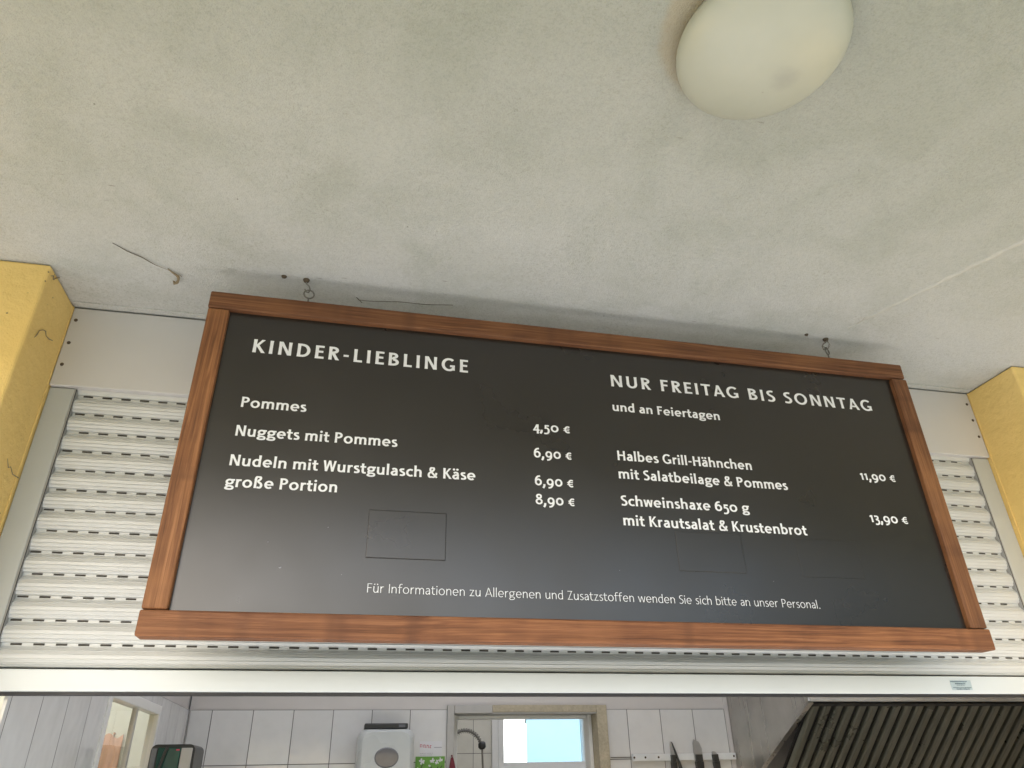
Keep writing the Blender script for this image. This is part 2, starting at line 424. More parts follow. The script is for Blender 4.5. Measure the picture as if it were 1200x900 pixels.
def tag(o, label=None, cat=None, group=None, kind=None):
    if label: o['label'] = label
    if cat: o['category'] = cat
    if group: o['group'] = group
    if kind: o['kind'] = kind
    return o
def empty(name, loc, label, cat, group=None):
    o = bpy.data.objects.new(name, None); C.objects.link(o); o.location = loc; o.empty_display_size = 0.05
    return tag(o, label, cat, group)
def part(name, mat, parent, fn, loc=(0, 0, 0), recalc=True):
    b = MB(); fn(b); return b.build(name, mat, parent, loc, recalc)
def arc(cx, cz, r, a0, a1, n=12): return [(cx + r * math.cos(R(a0 + (a1 - a0) * i / n)), cz + r * math.sin(R(a0 + (a1 - a0) * i / n))) for i in range(n + 1)]

CEIL = 2.652
W = 2.1312                 # clear width between the guide rails
XL, XR = -0.0475, 2.1808   # the two yellow reveals
KX0, KX1, KY = 0.030, 3.40, 1.67   # kitchen walls

# ------------------------------------------------------------------ ground and the land in front of the kiosk
g = MB(); g.poly([(-400, -400, -0.02), (400, -400, -0.02), (400, 400, -0.02), (-400, 400, -0.02)])
tag(g.build('meadow', M['grass']), kind='structure')
g = MB(); g.box(-9, 12, -3.4, -0.2, -0.12, 0.0)
tag(g.build('paving', M['ground']), kind='structure')
g = MB()  # unseen added ridge; its raised right end keeps reflected sky off the board
N = 60
for i in range(N):
    a0 = R(188 + 164 * i / N); a1 = R(188 + 164 * (i + 1) / N)
    def hh(a):
        t_ = min(1.0, max(0.0, (math.degrees(a) - 288) / 22)); t_ = t_ * t_ * (3 - 2 * t_)
        return 1.6 + 0.7 * math.sin(a * 5.3) + 0.6 * math.sin(a * 13.7 + 1) + 0.4 * math.sin(a * 31) + t_ * (19 + 2.5 * math.sin(a * 17))
    P = []
    for (rad, k) in ((55, 0.0), (62, 0.7), (75, 1.0)):
        P.append([(rad * math.cos(a), rad * math.sin(a), -0.5 + hh(a) * k) for a in (a0, a1)])
    for j in range(2): g.poly([P[j][0], P[j][1], P[j + 1][1], P[j + 1][0]], 0, True)
tag(g.build('unseen_ridge', M['grass']), kind='structure')

# ------------------------------------------------------------------ building shell
b = MB(); b.box(-3.2, 5.2, -1.95, -0.004, CEIL, CEIL + 0.18)
ceil_ob = tag(b.build('porch_ceiling', M['ceiling']), 'rough grey white plaster ceiling of the porch with mould specks', 'ceiling')
b = MB()     # raised plaster seam running obliquely towards the right
def seam(b_):
    p0, p1 = Vector((1.655, -0.245, CEIL)), Vector((1.83, -0.63, CEIL)); d = (p1 - p0).normalized(); nrm = Vector((-d.y, d.x, 0))
    k = 26; prev = None
    for i in range(k + 1):
        t_ = i / k; c_ = p0 + (p1 - p0) * t_ + nrm * 0.0015 * math.sin(i * 1.7); w_ = 0.006 + 0.002 * math.sin(i * 2.3) - 0.004 * (t_ < 0.1)
        cur = [c_ + nrm * w_, c_ + nrm * w_ * 0.3 - Vector((0, 0, 0.0022)), c_ - nrm * w_ * 0.3 - Vector((0, 0, 0.0022)), c_ - nrm * w_]
        if prev:
            for j in range(3): b_.poly([prev[j], prev[j + 1], cur[j + 1], cur[j]], 0, True)
        prev = cur
part('plaster_seam', M['filler'], ceil_ob, seam)
part('corner_filler', M['ceiling'], ceil_ob, lambda b_: b_.box(XL + 0.002, XR - 0.002, -0.034, -0.0165, CEIL - 0.003, CEIL + 0.001, bev=0.0012))

def pier(x0, x1, yf, label):
    bm = MB(); bm.box(x0, x1, yf, 0.030 if x0 > 0 else 0.20, 0.0, CEIL - 0.001, bev=0.006, seg=3)
    o_ = tag(bm.build('yellow_pier', M['yellow']), label, 'wall')
    xe = x1 if x1 < 0.5 else x0
    part('paint_edge', M['yellow'], o_, lambda b_: b_.tube([(xe + 0.0004 * math.sin(k * 0.9), -0.0165, 1.0 + (CEIL - 1.004) * k / 60) for k in range(61)], [0.0018 + 0.0005 * math.sin(k * 1.9) for k in range(61)], 6))
    return o_
pier(-3.0, XL, -0.1584, 'yellow painted wall pier at the left end of the shutter')
pier(XR, 5.0, -0.1661, 'yellow painted wall pier at the right end of the shutter')

# roller shutter in its opening
sh = empty('roller_shutter', (0, 0, 1.0), 'half raised white roller shutter with light slots behind the menu board', 'shutter')
P0 = sh.location
def spart(name, mat, fn, parent=None, recalc=True):
    bb = MB(); fn(bb)
    bb.v = [(x, y, z - 1.0) for (x, y, z) in bb.v] if parent is None else bb.v
    return bb.build(name, mat, parent or sh, (0, 0, 0), recalc)
BOXB = 2.4614
boxp = spart('box_panel', M['panel'], lambda b_: b_.box(XL + 0.001, XR - 0.001, -0.014, 0.24, BOXB, CEIL - 0.004, bev=0.002))
def screw_at(x, z):
    def f(b_):
        b_.v += []; n = 12
        prof = [(0.0001, -0.0020), (0.0022, -0.0018), (0.0034, -0.0008), (0.0038, 0.0006)]
        v = []; fs = []
        for (r, y) in prof:
            for k in range(n): v.append((x + r * math.cos(2 * math.pi * k / n), -0.0145 + y, z - 1.0 + r * math.sin(2 * math.pi * k / n)))
        for i in range(3):
            for k in range(n): fs.append((i * n + k, i * n + (k + 1) % n, (i + 1) * n + (k + 1) % n, (i + 1) * n + k))
        b_.mesh(v, fs, 0, True)
    bb = MB(); f(bb); return bb.build('screw', M['rust'], boxp)
for x, z in ((-0.036, 2.617), (-0.0355, 2.561), (-0.035, 2.509), (2.167, 2.615), (2.1675, 2.567), (2.168, 2.519)): screw_at(x, z)

Z0 = 2.4511
prof1 = [(0.0000, .0060), (.0048, .0060)]
for k in range(15):
    t_ = 0.0054 + 0.0336 * k / 14; u_ = (t_ - 0.0222) / 0.0168; y_ = -0.0032 + (0.0098 if u_ < 0 else 0.0045) * u_ * u_
    if k in (3, 6, 9, 12): prof1 += [(t_ - 0.0009, y_), (t_ - 0.0007, y_ + 0.0013), (t_ + 0.0007, y_ + 0.0013), (t_ + 0.0009, y_ - 0.0004)]
    else: prof1.append((t_, y_))
prof1.append((0.0399, 0.0060))
def curtain(b_):
    pts = [(-0.020, .0075), (-0.019, .003), (-0.012, .000), (-0.004, .001), (-0.0008, .003), (-0.0002, .0075)]
    pts = [(t_, y) for t_, y in pts]
    for n in range(13):
        pts += [(n * 0.04 + t_, y) for t_, y in prof1]
    segs = 40; xs = [-0.012 + (W + 0.024) * i / segs for i in range(segs + 1)]
    wob = [[0.0004 * math.sin(i * 0.9 + (k // 20) * 1.7) for i in range(segs + 1)] for k in range(len(pts))]
    v = []
    for k, (t_, y) in enumerate(pts):
        for i, x in enumerate(xs): v.append((x, y + wob[k][i], Z0 - t_))
    n1 = segs + 1; f = []
    for k in range(len(pts) - 1):
        for i in range(segs): f.append((k * n1 + i, k * n1 + i + 1, (k + 1) * n1 + i + 1, (k + 1) * n1 + i))
    b_.mesh(v, f, 0, False)
    for n in range(13):
        ph = random.uniform(0, 0.034); x = 0.004 + ph
        while x + 0.018 < W - 0.004:
            z = Z0 - n * 0.04 - 0.0004
            b_.box(x, x + 0.0175, 0.0052, 0.0085, z - 0.0033, z - 0.0002, 1); x += 0.0355
spart('curtain', [M['pvc'], M['slot']], curtain, recalc=False)
spart('dark_housing', M['gap'], lambda b_: b_.box(XL + 0.003, XR - 0.003, 0.012, 0.020, 1.93, BOXB - 0.003))
for (x0, x1, xs) in ((XL + 0.001, -0.001, -0.001), (W + 0.001, XR - 0.001, W - 0.004)):
    gr = spart('guide_rail', M['rail'], lambda b_: b_.box(x0, x1, -0.006, 0.034, 1.0, BOXB - 0.002, bev=0.0015))
    bb = MB(); bb.box(xs, xs + 0.005, -0.0054, 0.0055, 0.0, BOXB - 1.003); bb.build('brush_seal', M['seal'], gr)
    bb = MB(); bb.box(xs + (0.0035 if x0 < 0 else 0.0002), xs + (0.0048 if x0 < 0 else 0.0015), -0.0062, -0.00545, 0.0, BOXB - 1.003); bb.build('gasket', M['rubber'], gr)
BT, BB = 1.9301, 1.8925
barp = spart('bottom_bar', M['bar'], lambda b_: b_.box(-0.010, W + 0.010, -0.0075, 0.0115, BB, BT - 0.0022, bev=0.0015))
bb = MB(); bb.box(-0.009, W + 0.009, -0.004, 0.009, BB - 1.0055, BB - 1.0002); bb.build('rubber_lip', M['rubber'], barp)
st = MB()
st.poly([(1.8640, -0.0081, 0.9196), (1.9172, -0.0081, 0.9199), (1.9166, -0.0081, 0.9003), (1.8646, -0.0081, 0.8997)])
st_o = st.build('sticker', M['sticker'], barp, recalc=False)
sl = MB()
for (z, x0, x1, hgt) in ((0.9170, 1.8655, 1.907, 0.0022), (0.9128, 1.876, 1.9015, 0.0026), (0.9098, 1.879, 1.8995, 0.0012), (0.9050, 1.869, 1.9145, 0.0016), (0.9020, 1.876, 1.909, 0.0022)):
    x = x0
    while x < x1:
        w_ = random.uniform(0.0012, 0.003); sl.box(x, min(x + w_, x1), -0.0086, -0.0083, z - hgt / 2 * random.uniform(0.6, 1), z + hgt / 2 * random.uniform(0.6, 1)); x += w_ + 0.0008
sl.build('small_print', M['blueink'], st_o)

# wall below the counter
b = MB(); b.box(XL + 0.001, XR - 0.001, -0.12, 0.20, 0.0, 0.96)
tag(b.build('counter_wall', M['plaster']), 'pale plastered wall below the serving hatch counter', 'wall')
b = MB(); b.box(XL + 0.003, XR - 0.003, -0.56, 0.34, 0.962, 0.998, bev=0.004)
tag(b.build('serving_counter', M['counter']), 'pale serving counter running below the raised shutter', 'counter')

# ------------------------------------------------------------------ kitchen behind the hatch
DX0, DX1, DZ = 1.022, 1.612, 1.982      # doorway
kw = empty('kitchen_wall', (1.7, KY, 0), 'white tiled rear kitchen wall with plaster band above tiles', 'wall')
def L(o): return lambda v: tuple(Vector(v) - o.location)
def kpart(name, mat, parent, fn, recalc=True, root=None):
    bb = MB(); fn(bb); off = (root or parent).location
    bb.v = [(x - off[0], y - off[1], z - off[2]) for (x, y, z) in bb.v]
    return bb.build(name, mat, parent, (0, 0, 0), recalc)
def back(b_):
    b_.box(KX0, DX0 - 0.002, KY + 0.006, KY + 0.12, 0, 2.64); b_.box(DX1 + 0.002, KX1, KY + 0.006, KY + 0.12, 0, 2.64)
    b_.box(DX0 - 0.002, DX1 + 0.002, KY + 0.006, KY + 0.12, DZ + 0.002, 2.64)
kpart('plaster', M['plaster'], kw, back)
TT = 1.997
def wtile(b_, x0, x1): b_.box(x0, x1, KY, KY + 0.0055, 0.0, TT, bev=0.001)
# tile sheets keep world coordinates in their object space so that the joints fall where they should
def world_part(name, mat, parent, fn):
    bb = MB(); fn(bb); o = bb.build(name, mat); o.parent = parent; o.matrix_parent_inverse = Matrix.Translation(-Vector(parent.location)); return o
world_part('tiles', M['tile_l'], kw, lambda b_: wtile(b_, KX0 + 0.006, 0.9935))
world_part('tiles', M['tile_r'], kw, lambda b_: wtile(b_, 1.6565, 2.1905))
kpart('tile_trim', M['plaster'], kw, lambda b_: b_.box(2.1910, 2.2105, KY - 0.001, KY + 0.0055, 0, 2.05, bev=0.001))

WY0, WY1, WZ0, WZ1 = 0.622, 1.180, 1.20, 1.958
ks = empty('side_wall', (KX0, 0.9, 0), 'white tiled left kitchen wall with an inset window', 'wall')
def side(b_):
    xa_, xb_ = KX0 - 0.068, KX0 - 0.006
    b_.box(xa_, xb_, 0.205, WY0, 0, 2.64)
    # the far reveal is splayed outwards, away from the window
    b_.extrude([(xb_, WY1), (xb_, KY + 0.12), (xa_, KY + 0.12), (xa_, WY1 + 0.36)], 2, 0, 2.64)
    b_.box(xa_, xb_, WY0, WY1, 0, WZ0)
    b_.extrude([(WY0, WZ1), (WY0, 2.64), (WY1, 2.64), (WY1, WZ1)], 0, xa_, xb_)
kpart('plaster', M['plaster'], ks, side)
def stile_(b_):
    b_.box(KX0 - 0.0055, KX0, 0.030, WY0, 0, TT); b_.box(KX0 - 0.0055, KX0, WY1, KY - 0.001, 0, TT)
    b_.box(KX0 - 0.0055, KX0, WY0, WY1, 0, WZ0); b_.box(KX0 - 0.0055, KX0, WY0, WY1, WZ1, TT)
world_part('tiles', M['tile_s'], ks, stile_)
b = MB(); b.box(KX1, KX1 + 0.15, 0.21, KY + 0.12, 0, 2.64)
tag(b.build('end_wall', M['plaster']), 'plain plastered kitchen wall at the far right beyond the hood', 'wall')
b = MB(); b.box(-2.6, 5.0, -0.18, 4.2, -0.10, 0.004)
tag(b.build('kitchen_floor', M['concrete']), kind='structure')

# roof of the building; its three openings are added, unseen, to brighten the rooms
def roof(b_):
    holes = [(0.10, 2.10, 0.25, 1.35), (0.9, 2.9, 2.0, 3.1), (-1.09, -0.2, 0.3, 2.25)]
    xs = sorted({-3.0, 5.0} | {h[0] for h in holes} | {h[1] for h in holes}); ys = sorted({0.0, 4.2} | {h[2] for h in holes} | {h[3] for h in holes})
    for i in range(len(xs) - 1):
        for j in range(len(ys) - 1):
            cx, cy = (xs[i] + xs[i + 1]) / 2, (ys[j] + ys[j + 1]) / 2
            if any(h[0] < cx < h[1] and h[2] < cy < h[3] for h in holes): continue
            b_.box(xs[i], xs[i + 1], ys[j], ys[j + 1], CEIL, CEIL + 0.16)
b = MB(); roof(b)
kroof = tag(b.build('kitchen_roof', M['plaster']), 'flat kitchen roof with unseen openings added to let in light', 'roof')
for (x0, x1, y0, y1) in ((0.10, 2.10, 0.25, 1.35), (0.9, 2.9, 2.0, 3.1), (-1.09, -0.2, 0.3, 2.25)):
    part('added_daylight_pane', M['opal' if x0 > 0 else 'opal_clear'], kroof, lambda b_: b_.poly([(x0 + 0.001, y0 + 0.001, CEIL + 0.12), (x1 - 0.001, y0 + 0.001, CEIL + 0.12), (x1 - 0.001, y1 - 0.001, CEIL + 0.12), (x0 + 0.001, y1 - 0.001, CEIL + 0.12)]))  # added translucent panes that turn sunlight into soft fill for the interior

# inset window in the left wall
sw = empty('side_window', (KX0 - 0.06, 0.9, WZ0), 'narrow white framed window set in the left tiled kitchen wall', 'window')
def swf(b_):
    x0, x1 = KX0 - 0.024, KX0 + 0.004
    b_.box(x0, x1, WY0 - 0.012, WY0 + 0.016, WZ0, WZ1 + 0.012, bev=0.002); b_.box(x0, x1, WY1 - 0.012, WY1 + 0.010, WZ0, WZ1 + 0.012, bev=0.002)
    b_.box(x0, x1, WY0 + 0.016, WY1 - 0.012, WZ1 - 0.014, WZ1 + 0.012, bev=0.002); b_.box(x0, x1 + 0.02, WY0 + 0.016, WY1 - 0.012, WZ0 - 0.02, WZ0 + 0.012, bev=0.002)
kpart('frame', M['white_frame'], sw, swf)
kpart('mullion', M['paint_grey'], sw, lambda b_: b_.box(KX0 - 0.017, KX0 - 0.003, 0.922, 0.937, WZ0 + 0.013, WZ1 - 0.015, bev=0.002))
for y0, y1 in ((WY0 + 0.017, 0.9215), (0.9375, WY1 - 0.013)):
    kpart('pane', M['pane'], sw, lambda b_: b_.poly([(KX0 - 0.010, y0, WZ0 + 0.013), (KX0 - 0.010, y1, WZ0 + 0.013), (KX0 - 0.010, y1, WZ1 - 0.015), (KX0 - 0.010, y0, WZ1 - 0.015)]))
b = MB(); b.box(-1.20, -1.10, 0.205, 4.2, 0, 2.64)
tag(b.build('passage_wall', M['cream']), 'cream painted passage wall seen through the left kitchen window', 'wall')
b = MB(); b.box(-1.099, KX0 - 0.161, 2.30, 2.40, 0, 2.64)
tag(b.build('passage_wall', M['cream']), 'cream end wall behind the orange towel in the left window', 'wall')
def ocloth(b_):
    n = 14; v = []; f = []
    for k in range(2):
        for j in range(9):
            for i in range(n + 1):
                x = -0.405 + 0.075 * i / n; z = 1.945 - 0.45 * j / 8
                v.append((x + 0.01 * (j / 8) * math.sin(j), 2.285 - 0.010 * math.sin(i * 1.1 + 0.2 * j) * (j / 8) + k * 0.004, z + 0.010 * math.sin(i * 0.5)))
    q = 9 * (n + 1)
    for k in range(2):
        for j in range(8):
            for i in range(n):
                a = k * q + j * (n + 1) + i; f.append((a, a + 1, a + n + 2, a + n + 1))
    for i in range(n): f.append((i, i + 1, q + i + 1, q + i)); f.append((8 * (n + 1) + i, 8 * (n + 1) + i + 1, q + 8 * (n + 1) + i + 1, q + 8 * (n + 1) + i))
    b_.mesh(v, f, 0, True)
    b_.tube([(-0.368, 2.2995, 1.955), (-0.368, 2.284, 1.956), (-0.368, 2.283, 1.946)], 0.003, 6)
b = MB(); ocloth(b)
tag(b.build('hanging_towel', M['orange']), 'orange towel hanging behind the left kitchen window glass', 'towel')

# doorway frame
df = empty('door_frame', (1.32, KY, 0), 'chipped grey and raw wood frame around the open rear doorway', 'door frame')
yf0, yf1 = KY - 0.014, KY + 0.13
kpart('jamb', M['paint_grey'], df, lambda b_: b_.box(0.994, DX0, yf0, yf1, 0, 2.0125, bev=0.002))
kpart('jamb', M['raw'], df, lambda b_: b_.box(DX1, 1.656, yf0, yf1, 0, 2.0125, bev=0.002))
def head(b_):
    b_.box(DX0 + 0.0005, 1.175, yf0, yf1, DZ, 2.0125, 0, bev=0.002); b_.box(1.1755, DX1 - 0.0005, yf0 + 0.001, yf1, DZ + 0.004, 2.0125, 1, bev=0.002)
    b_.box(1.1755, DX1 - 0.0005, yf0 + 0.004, yf1, DZ - 0.001, DZ + 0.0035, 0)
kpart('head', [M['paint_grey'], M['raw']], df, head)
def stop(b_):
    b_.box(DX0 + 0.0005, DX0 + 0.026, KY + 0.075, KY + 0.128, 0, DZ - 0.001, bev=0.002)
    b_.box(DX1 - 0.016, DX1 - 0.0005, KY + 0.06, KY + 0.128, 0, DZ - 0.001, bev=0.002)
    b_.box(DX0 + 0.027, DX1 - 0.017, KY + 0.075, KY + 0.128, DZ - 0.014, DZ - 0.0015, bev=0.002)
kpart('door_stop', M['white_frame'], df, stop)

# scullery behind the doorway
SY = 3.4
sc = empty('scullery_wall', (1.6, SY, 0), 'cream tiled scullery wall seen through the rear doorway', 'wall')
PX0, PX1, PZ0, PZ1 = 1.577, 2.092, 1.838, 2.102
def scw(b_):
    b_.box(0.7, 1.50, SY, SY + 0.12, 0, 2.64); b_.box(2.15, 3.2, SY, SY + 0.12, 0, 2.64)
    b_.box(1.50, 2.15, SY, SY + 0.12, 0, 1.76); b_.box(1.50, 2.15, SY, SY + 0.12, 2.17, 2.64)
world_part('tiles', M['tile_b'], sc, scw)
b = MB(); b.box(0.60, 0.70, KY + 0.125, SY + 0.12, 0, 2.64); b.box(3.2, 3.3, KY + 0.125, SY + 0.12, 0, 2.64)
kpart('side_walls', M['cream'], sc, lambda b_: (b_.box(0.60, 0.699, KY + 0.125, SY + 0.12, 0, 2.64), b_.box(3.201, 3.3, KY + 0.125, SY + 0.12, 0, 2.64)))
rw = empty('rear_window', (1.83, SY, 1.76), 'small white framed window glowing blue beyond the rear doorway', 'window')
def rwf(b_):
    y0, y1 = SY - 0.008, SY + 0.07
    b_.box(1.501, 1.539, SY - 0.014, y1, 1.762, 2.168, bev=0.002)
    b_.box(1.541, PX0, y0, y1, 1.80, 2.140, bev=0.003); b_.box(PX1, 2.124, y0, y1, 1.80, 2.140, bev=0.003)
    b_.box(PX0 + 0.0005, PX1 - 0.0005, y0, y1, PZ1, 2.140, bev=0.003); b_.box(PX0 + 0.0005, PX1 - 0.0005, y0, y1, 1.80, PZ0, bev=0.003)
    b_.box(2.126, 2.149, SY - 0.006, y1, 1.762, 2.168, bev=0.002); b_.box(1.541, 2.125, SY - 0.004, y1, 2.142, 2.168, bev=0.002)
    b_.box(1.541, 2.125, SY - 0.05, y1, 1.770, 1.798, bev=0.003)
kpart('frame', M['white_frame'], rw, rwf)
kpart('pane', M['pane'], rw, lambda b_: b_.box(PX0 + 0.001, PX1 - 0.001, SY + 0.03, SY + 0.035, PZ0 + 0.001, PZ1 - 0.001))
kpart('latch', M['rubber'], rw, lambda b_: b_.tube([(1.726, SY + 0.024, 2.095), (1.725, SY + 0.022, 2.08), (1.722, SY + 0.022, 2.055)], 0.004, 8))
# white shed outside that window
hb = MB()
hb.extrude([(-2.0, 0.0), (3.74, 0.0), (3.74, 2.765), (-2.0, 1.12)], 1, 12.0, 15.0)
shed = tag(hb.build('white_shed', M['housewhite']), 'white rendered outbuilding seen through the small rear window', 'shed')

hb = MB(); hb.extrude([(-6.0, 0.0), (16.0, 0.0), (16.0, 4.6), (5.0, 6.4), (-6.0, 4.6)], 1, 16.0, 22.0)
tag(hb.build('blue_house', M['houseblue']), 'pale blue house wall beyond the white outbuilding in the rear window', 'house')

# spring hose tap in the scullery
sp = empty('spray_tap', (1.17, 2.9, 1.2), 'curved metal spring hose hanging inside the rear doorway', 'tap')
path = [Vector((1.165, 2.9, 1.55))] + [Vector((1.165, 2.9, 1.55 + 0.05 * i)) for i in range(1, 7)]
ctr = Vector((1.258, 2.9, 1.895))
path += [ctr + Vector((-0.093 * math.cos(R(a)), 0, 0.093 * math.sin(R(a)))) for a in range(8, 172, 8)]
path += [Vector((1.352, 2.9, 1.91))]
def tapv(b_):
    b_.tube(path, 0.006, 8)
    # coil
    Ls = [0.0]
    for i in range(1, len(path)): Ls.append(Ls[-1] + (path[i] - path[i - 1]).length)
    n = int(Ls[-1] / 0.0125) * 10; pts = []
    for k in range(n):
        s_ = Ls[-1] * k / n; i = max(j for j in range(len(Ls)) if Ls[j] <= s_); i = min(i, len(path) - 2)
        f_ = (s_ - Ls[i]) / (Ls[i + 1] - Ls[i]); p = path[i].lerp(path[i + 1], f_); d = (path[i + 1] - path[i]).normalized()
        a = Vector((0, 1, 0)); bq = d.cross(a); ph = k * 2 * math.pi / 10
        pts.append(p + (a * math.cos(ph) + bq * math.sin(ph)) * 0.0115)
    b_.tube(pts, 0.0022, 5)
kpart('spring_hose', M['steelwire'], sp, tapv)
kpart('spray_head', M['dark'], sp, lambda b_: b_.tube([(1.350, 2.9, 1.932), (1.352, 2.9, 1.925), (1.353, 2.9, 1.905), (1.354, 2.9, 1.895)], [0.012, 0.021, 0.021, 0.012], 14))
kpart('lever_tube', M['steelwire'], sp, lambda b_: b_.tube([(1.354, 2.9, 1.896), (1.358, 2.9, 1.80), (1.359, 2.9, 1.62), (1.355, 2.9, 1.50)], 0.0055, 8))
kpart('wall_pipe', M['steelwire'], sp, lambda b_: b_.tube([(1.165, 2.9, 1.56), (1.165, 2.9, 1.2), (1.165, 2.95, 1.14), (1.165, SY - 0.001, 1.14)], 0.012, 10))

# paper towel dispenser with a flat black device on top
dp = empty('towel_dispenser', (0.755, KY, 1.60), 'pale grey rounded paper towel dispenser with oval window on white tiles', 'dispenser')
def rrect(x0, x1, z0, z1, rt, rb):
    return arc(x1 - rt, z1 - rt, rt, 0, 90, 6) + arc(x0 + rt, z1 - rt, rt, 90, 180, 6) + arc(x0 + rb, z0 + rb, rb, 180, 270, 4) + arc(x1 - rb, z0 + rb, rb, 270, 360, 4)
def dcover(b_):
    lay = [(KY - 0.001, 0.0), (KY - 0.085, 0.0), (KY - 0.112, 0.006), (KY - 0.122, 0.018)]
    rings = []
    for (y, ins) in lay:
        o_ = rrect(0.6505 + ins, 0.862 - ins, 1.60 + ins, 1.924 - ins * 0.7, 0.034, 0.02); rings.append([(p[0], y, p[1]) for p in o_])
    n = len(rings[0]); v = [p for r_ in rings for p in r_]
    b_.mesh(v, [(i * n + k, i * n + (k + 1) % n, (i + 1) * n + (k + 1) % n, (i + 1) * n + k) for i in range(3) for k in range(n)], 0, True)
    b_.poly(rings[-1]); b_.poly(rings[0][::-1])
kpart('cover', M['disp'], dp, dcover)
def oval(b_):
    n = 32; cx, cz = 0.759, 1.827
    o_ = [(cx + 0.044 * math.cos(2 * math.pi * k / n), KY - 0.1222, cz + 0.034 * math.sin(2 * math.pi * k / n)) for k in range(n)]
    i_ = [(cx + 0.040 * math.cos(2 * math.pi * k / n), KY - 0.1238, cz + 0.030 * math.sin(2 * math.pi * k / n)) for k in range(n)]
    b_.mesh(o_ + i_, [(k, (k + 1) % n, n + (k + 1) % n, n + k) for k in range(n)], 0, True); b_.poly(i_)
kpart('viewing_window', M['smoke'], dp, oval)
b = MB(); b.box(-0.081, 0.081, -0.04, 0.04, 0, 0.018, bev=0.004); b.box(0.046, 0.070, -0.0412, -0.0398, 0.004, 0.013, 1)
pf = b.build('black_device', [M['dark'], M['smoke']], loc=(0.753, KY - 0.062, 1.9245))
tag(pf, 'flat black device lying on top of the pale paper dispenser', 'device')

# cards and leaflet stuck to the tiles, maroon cloth beside the door
cd = empty('price_card', (0.9335, KY, 1.80), 'white card with red print above the green leaflet', 'card')
kpart('card', M['paper'], cd, lambda b_: b_.box(0.890, 0.977, KY - 0.003, KY - 0.001, 1.79, 1.884))
def redw(b_):
    x = 0.892
    for k in range(7):
        w_ = 0.0052; zt = 1.874 - 0.0006 * k; y0 = KY - 0.0036
        b_.box(x, x + 0.0016, y0, KY - 0.0031, zt - 0.010, zt)
        if k % 2 == 0: b_.box(x + 0.0016, x + w_, y0, KY - 0.0031, zt - 0.0025, zt)
        if k % 3 != 1: b_.box(x + 0.0016, x + w_ - 0.001, y0, KY - 0.0031, zt - 0.010, zt - 0.0078)
        x += w_ + 0.0012
kpart('red_print', M['redink'], cd, redw)
def greyw(b_):
    b_.box(0.946, 0.976, KY - 0.0036, KY - 0.0031, 1.8615, 1.864)
    for i in range(3):
        x = 0.893
        while x < 0.94: b_.box(x, x + 0.003, KY - 0.0036, KY - 0.0031, 1.842 - i * 0.006, 1.8435 - i * 0.006); x += random.uniform(0.0036, 0.006)
kpart('grey_print', M['greyink'], cd, greyw)
lf = empty('leaflet', (0.932, KY, 1.70), 'green leaflet with white blossoms on tiles left of the doorway', 'leaflet')
kpart('sheet', M['green'], lf, lambda b_: b_.box(0.876, 0.988, KY - 0.0075, KY - 0.0055, 1.68, 1.8315))
def flowers(b_):
    rnd = random.Random(3)
    for (cx, cz, r) in ((0.900, 1.815, 0.012), (0.940, 1.818, 0.010), (0.958, 1.812, 0.009), (0.972, 1.820, 0.009), (0.884, 1.79, 0.006), (0.93, 1.80, 0.005)):
        for k in range(5):
            a = k * 2 * math.pi / 5 + rnd.random(); d = Vector((math.cos(a), 0, math.sin(a))); n = Vector((-d.z, 0, d.x)); c_ = Vector((cx, KY - 0.0079 - 0.0001 * k, cz))
            b_.poly([c_ + n * r * 0.12, c_ + d * r * 0.7 + n * r * 0.3, c_ + d * r, c_ + d * r * 0.7 - n * r * 0.3, c_ - n * r * 0.12])
kpart('blossom_print', M['paper'], lf, flowers, recalc=False)
for x, z, l in ((0.895, 1.79, 0.035), (0.93, 1.785, 0.03), (0.955, 1.785, 0.03), (0.97, 1.79, 0.025)):
    def stalk(b_):
        p = Vector((x, KY - 0.0086, z)); b_.poly([p, p + Vector((0.003, 0, 0.0)), p + Vector((0.010, 0, l * 0.4)), p + Vector((0.006, 0, l * 0.4))])
    kpart('stalk_print', M['dark'], lf, stalk, recalc=False)
def mcloth(b_):
    n = 20; rows = 12; v = []; f = []
    for j in range(rows + 1):
        t_ = j / rows; w_ = 0.006 + 0.040 * t_ ** 0.7
        for i in range(n):
            a = 2 * math.pi * i / n; rr = 1 + 0.16 * math.sin(5 * a + 0.5 * j) * t_
            v.append((1.012 + 0.012 * t_ + w_ * math.cos(a) * rr * 0.8, KY - 0.040 + w_ * 0.5 * math.sin(a) * rr, 1.826 - 0.30 * t_))
    for j in range(rows):
        for i in range(n): f.append((j * n + i, j * n + (i + 1) % n, (j + 1) * n + (i + 1) % n, (j + 1) * n + i))
    b_.mesh(v, f, 0, True); b_.poly([v[i] for i in range(n)]); b_.poly([v[rows * n + i] for i in range(n)])
    b_.tube([(1.012, KY - 0.015, 1.832), (1.012, KY - 0.040, 1.834), (1.012, KY - 0.044, 1.826)], 0.002, 6)
b = MB(); mcloth(b)
tag(b.build('kitchen_cloth', M['maroon']), 'maroon cloth hanging from the left jamb of the rear doorway', 'cloth')

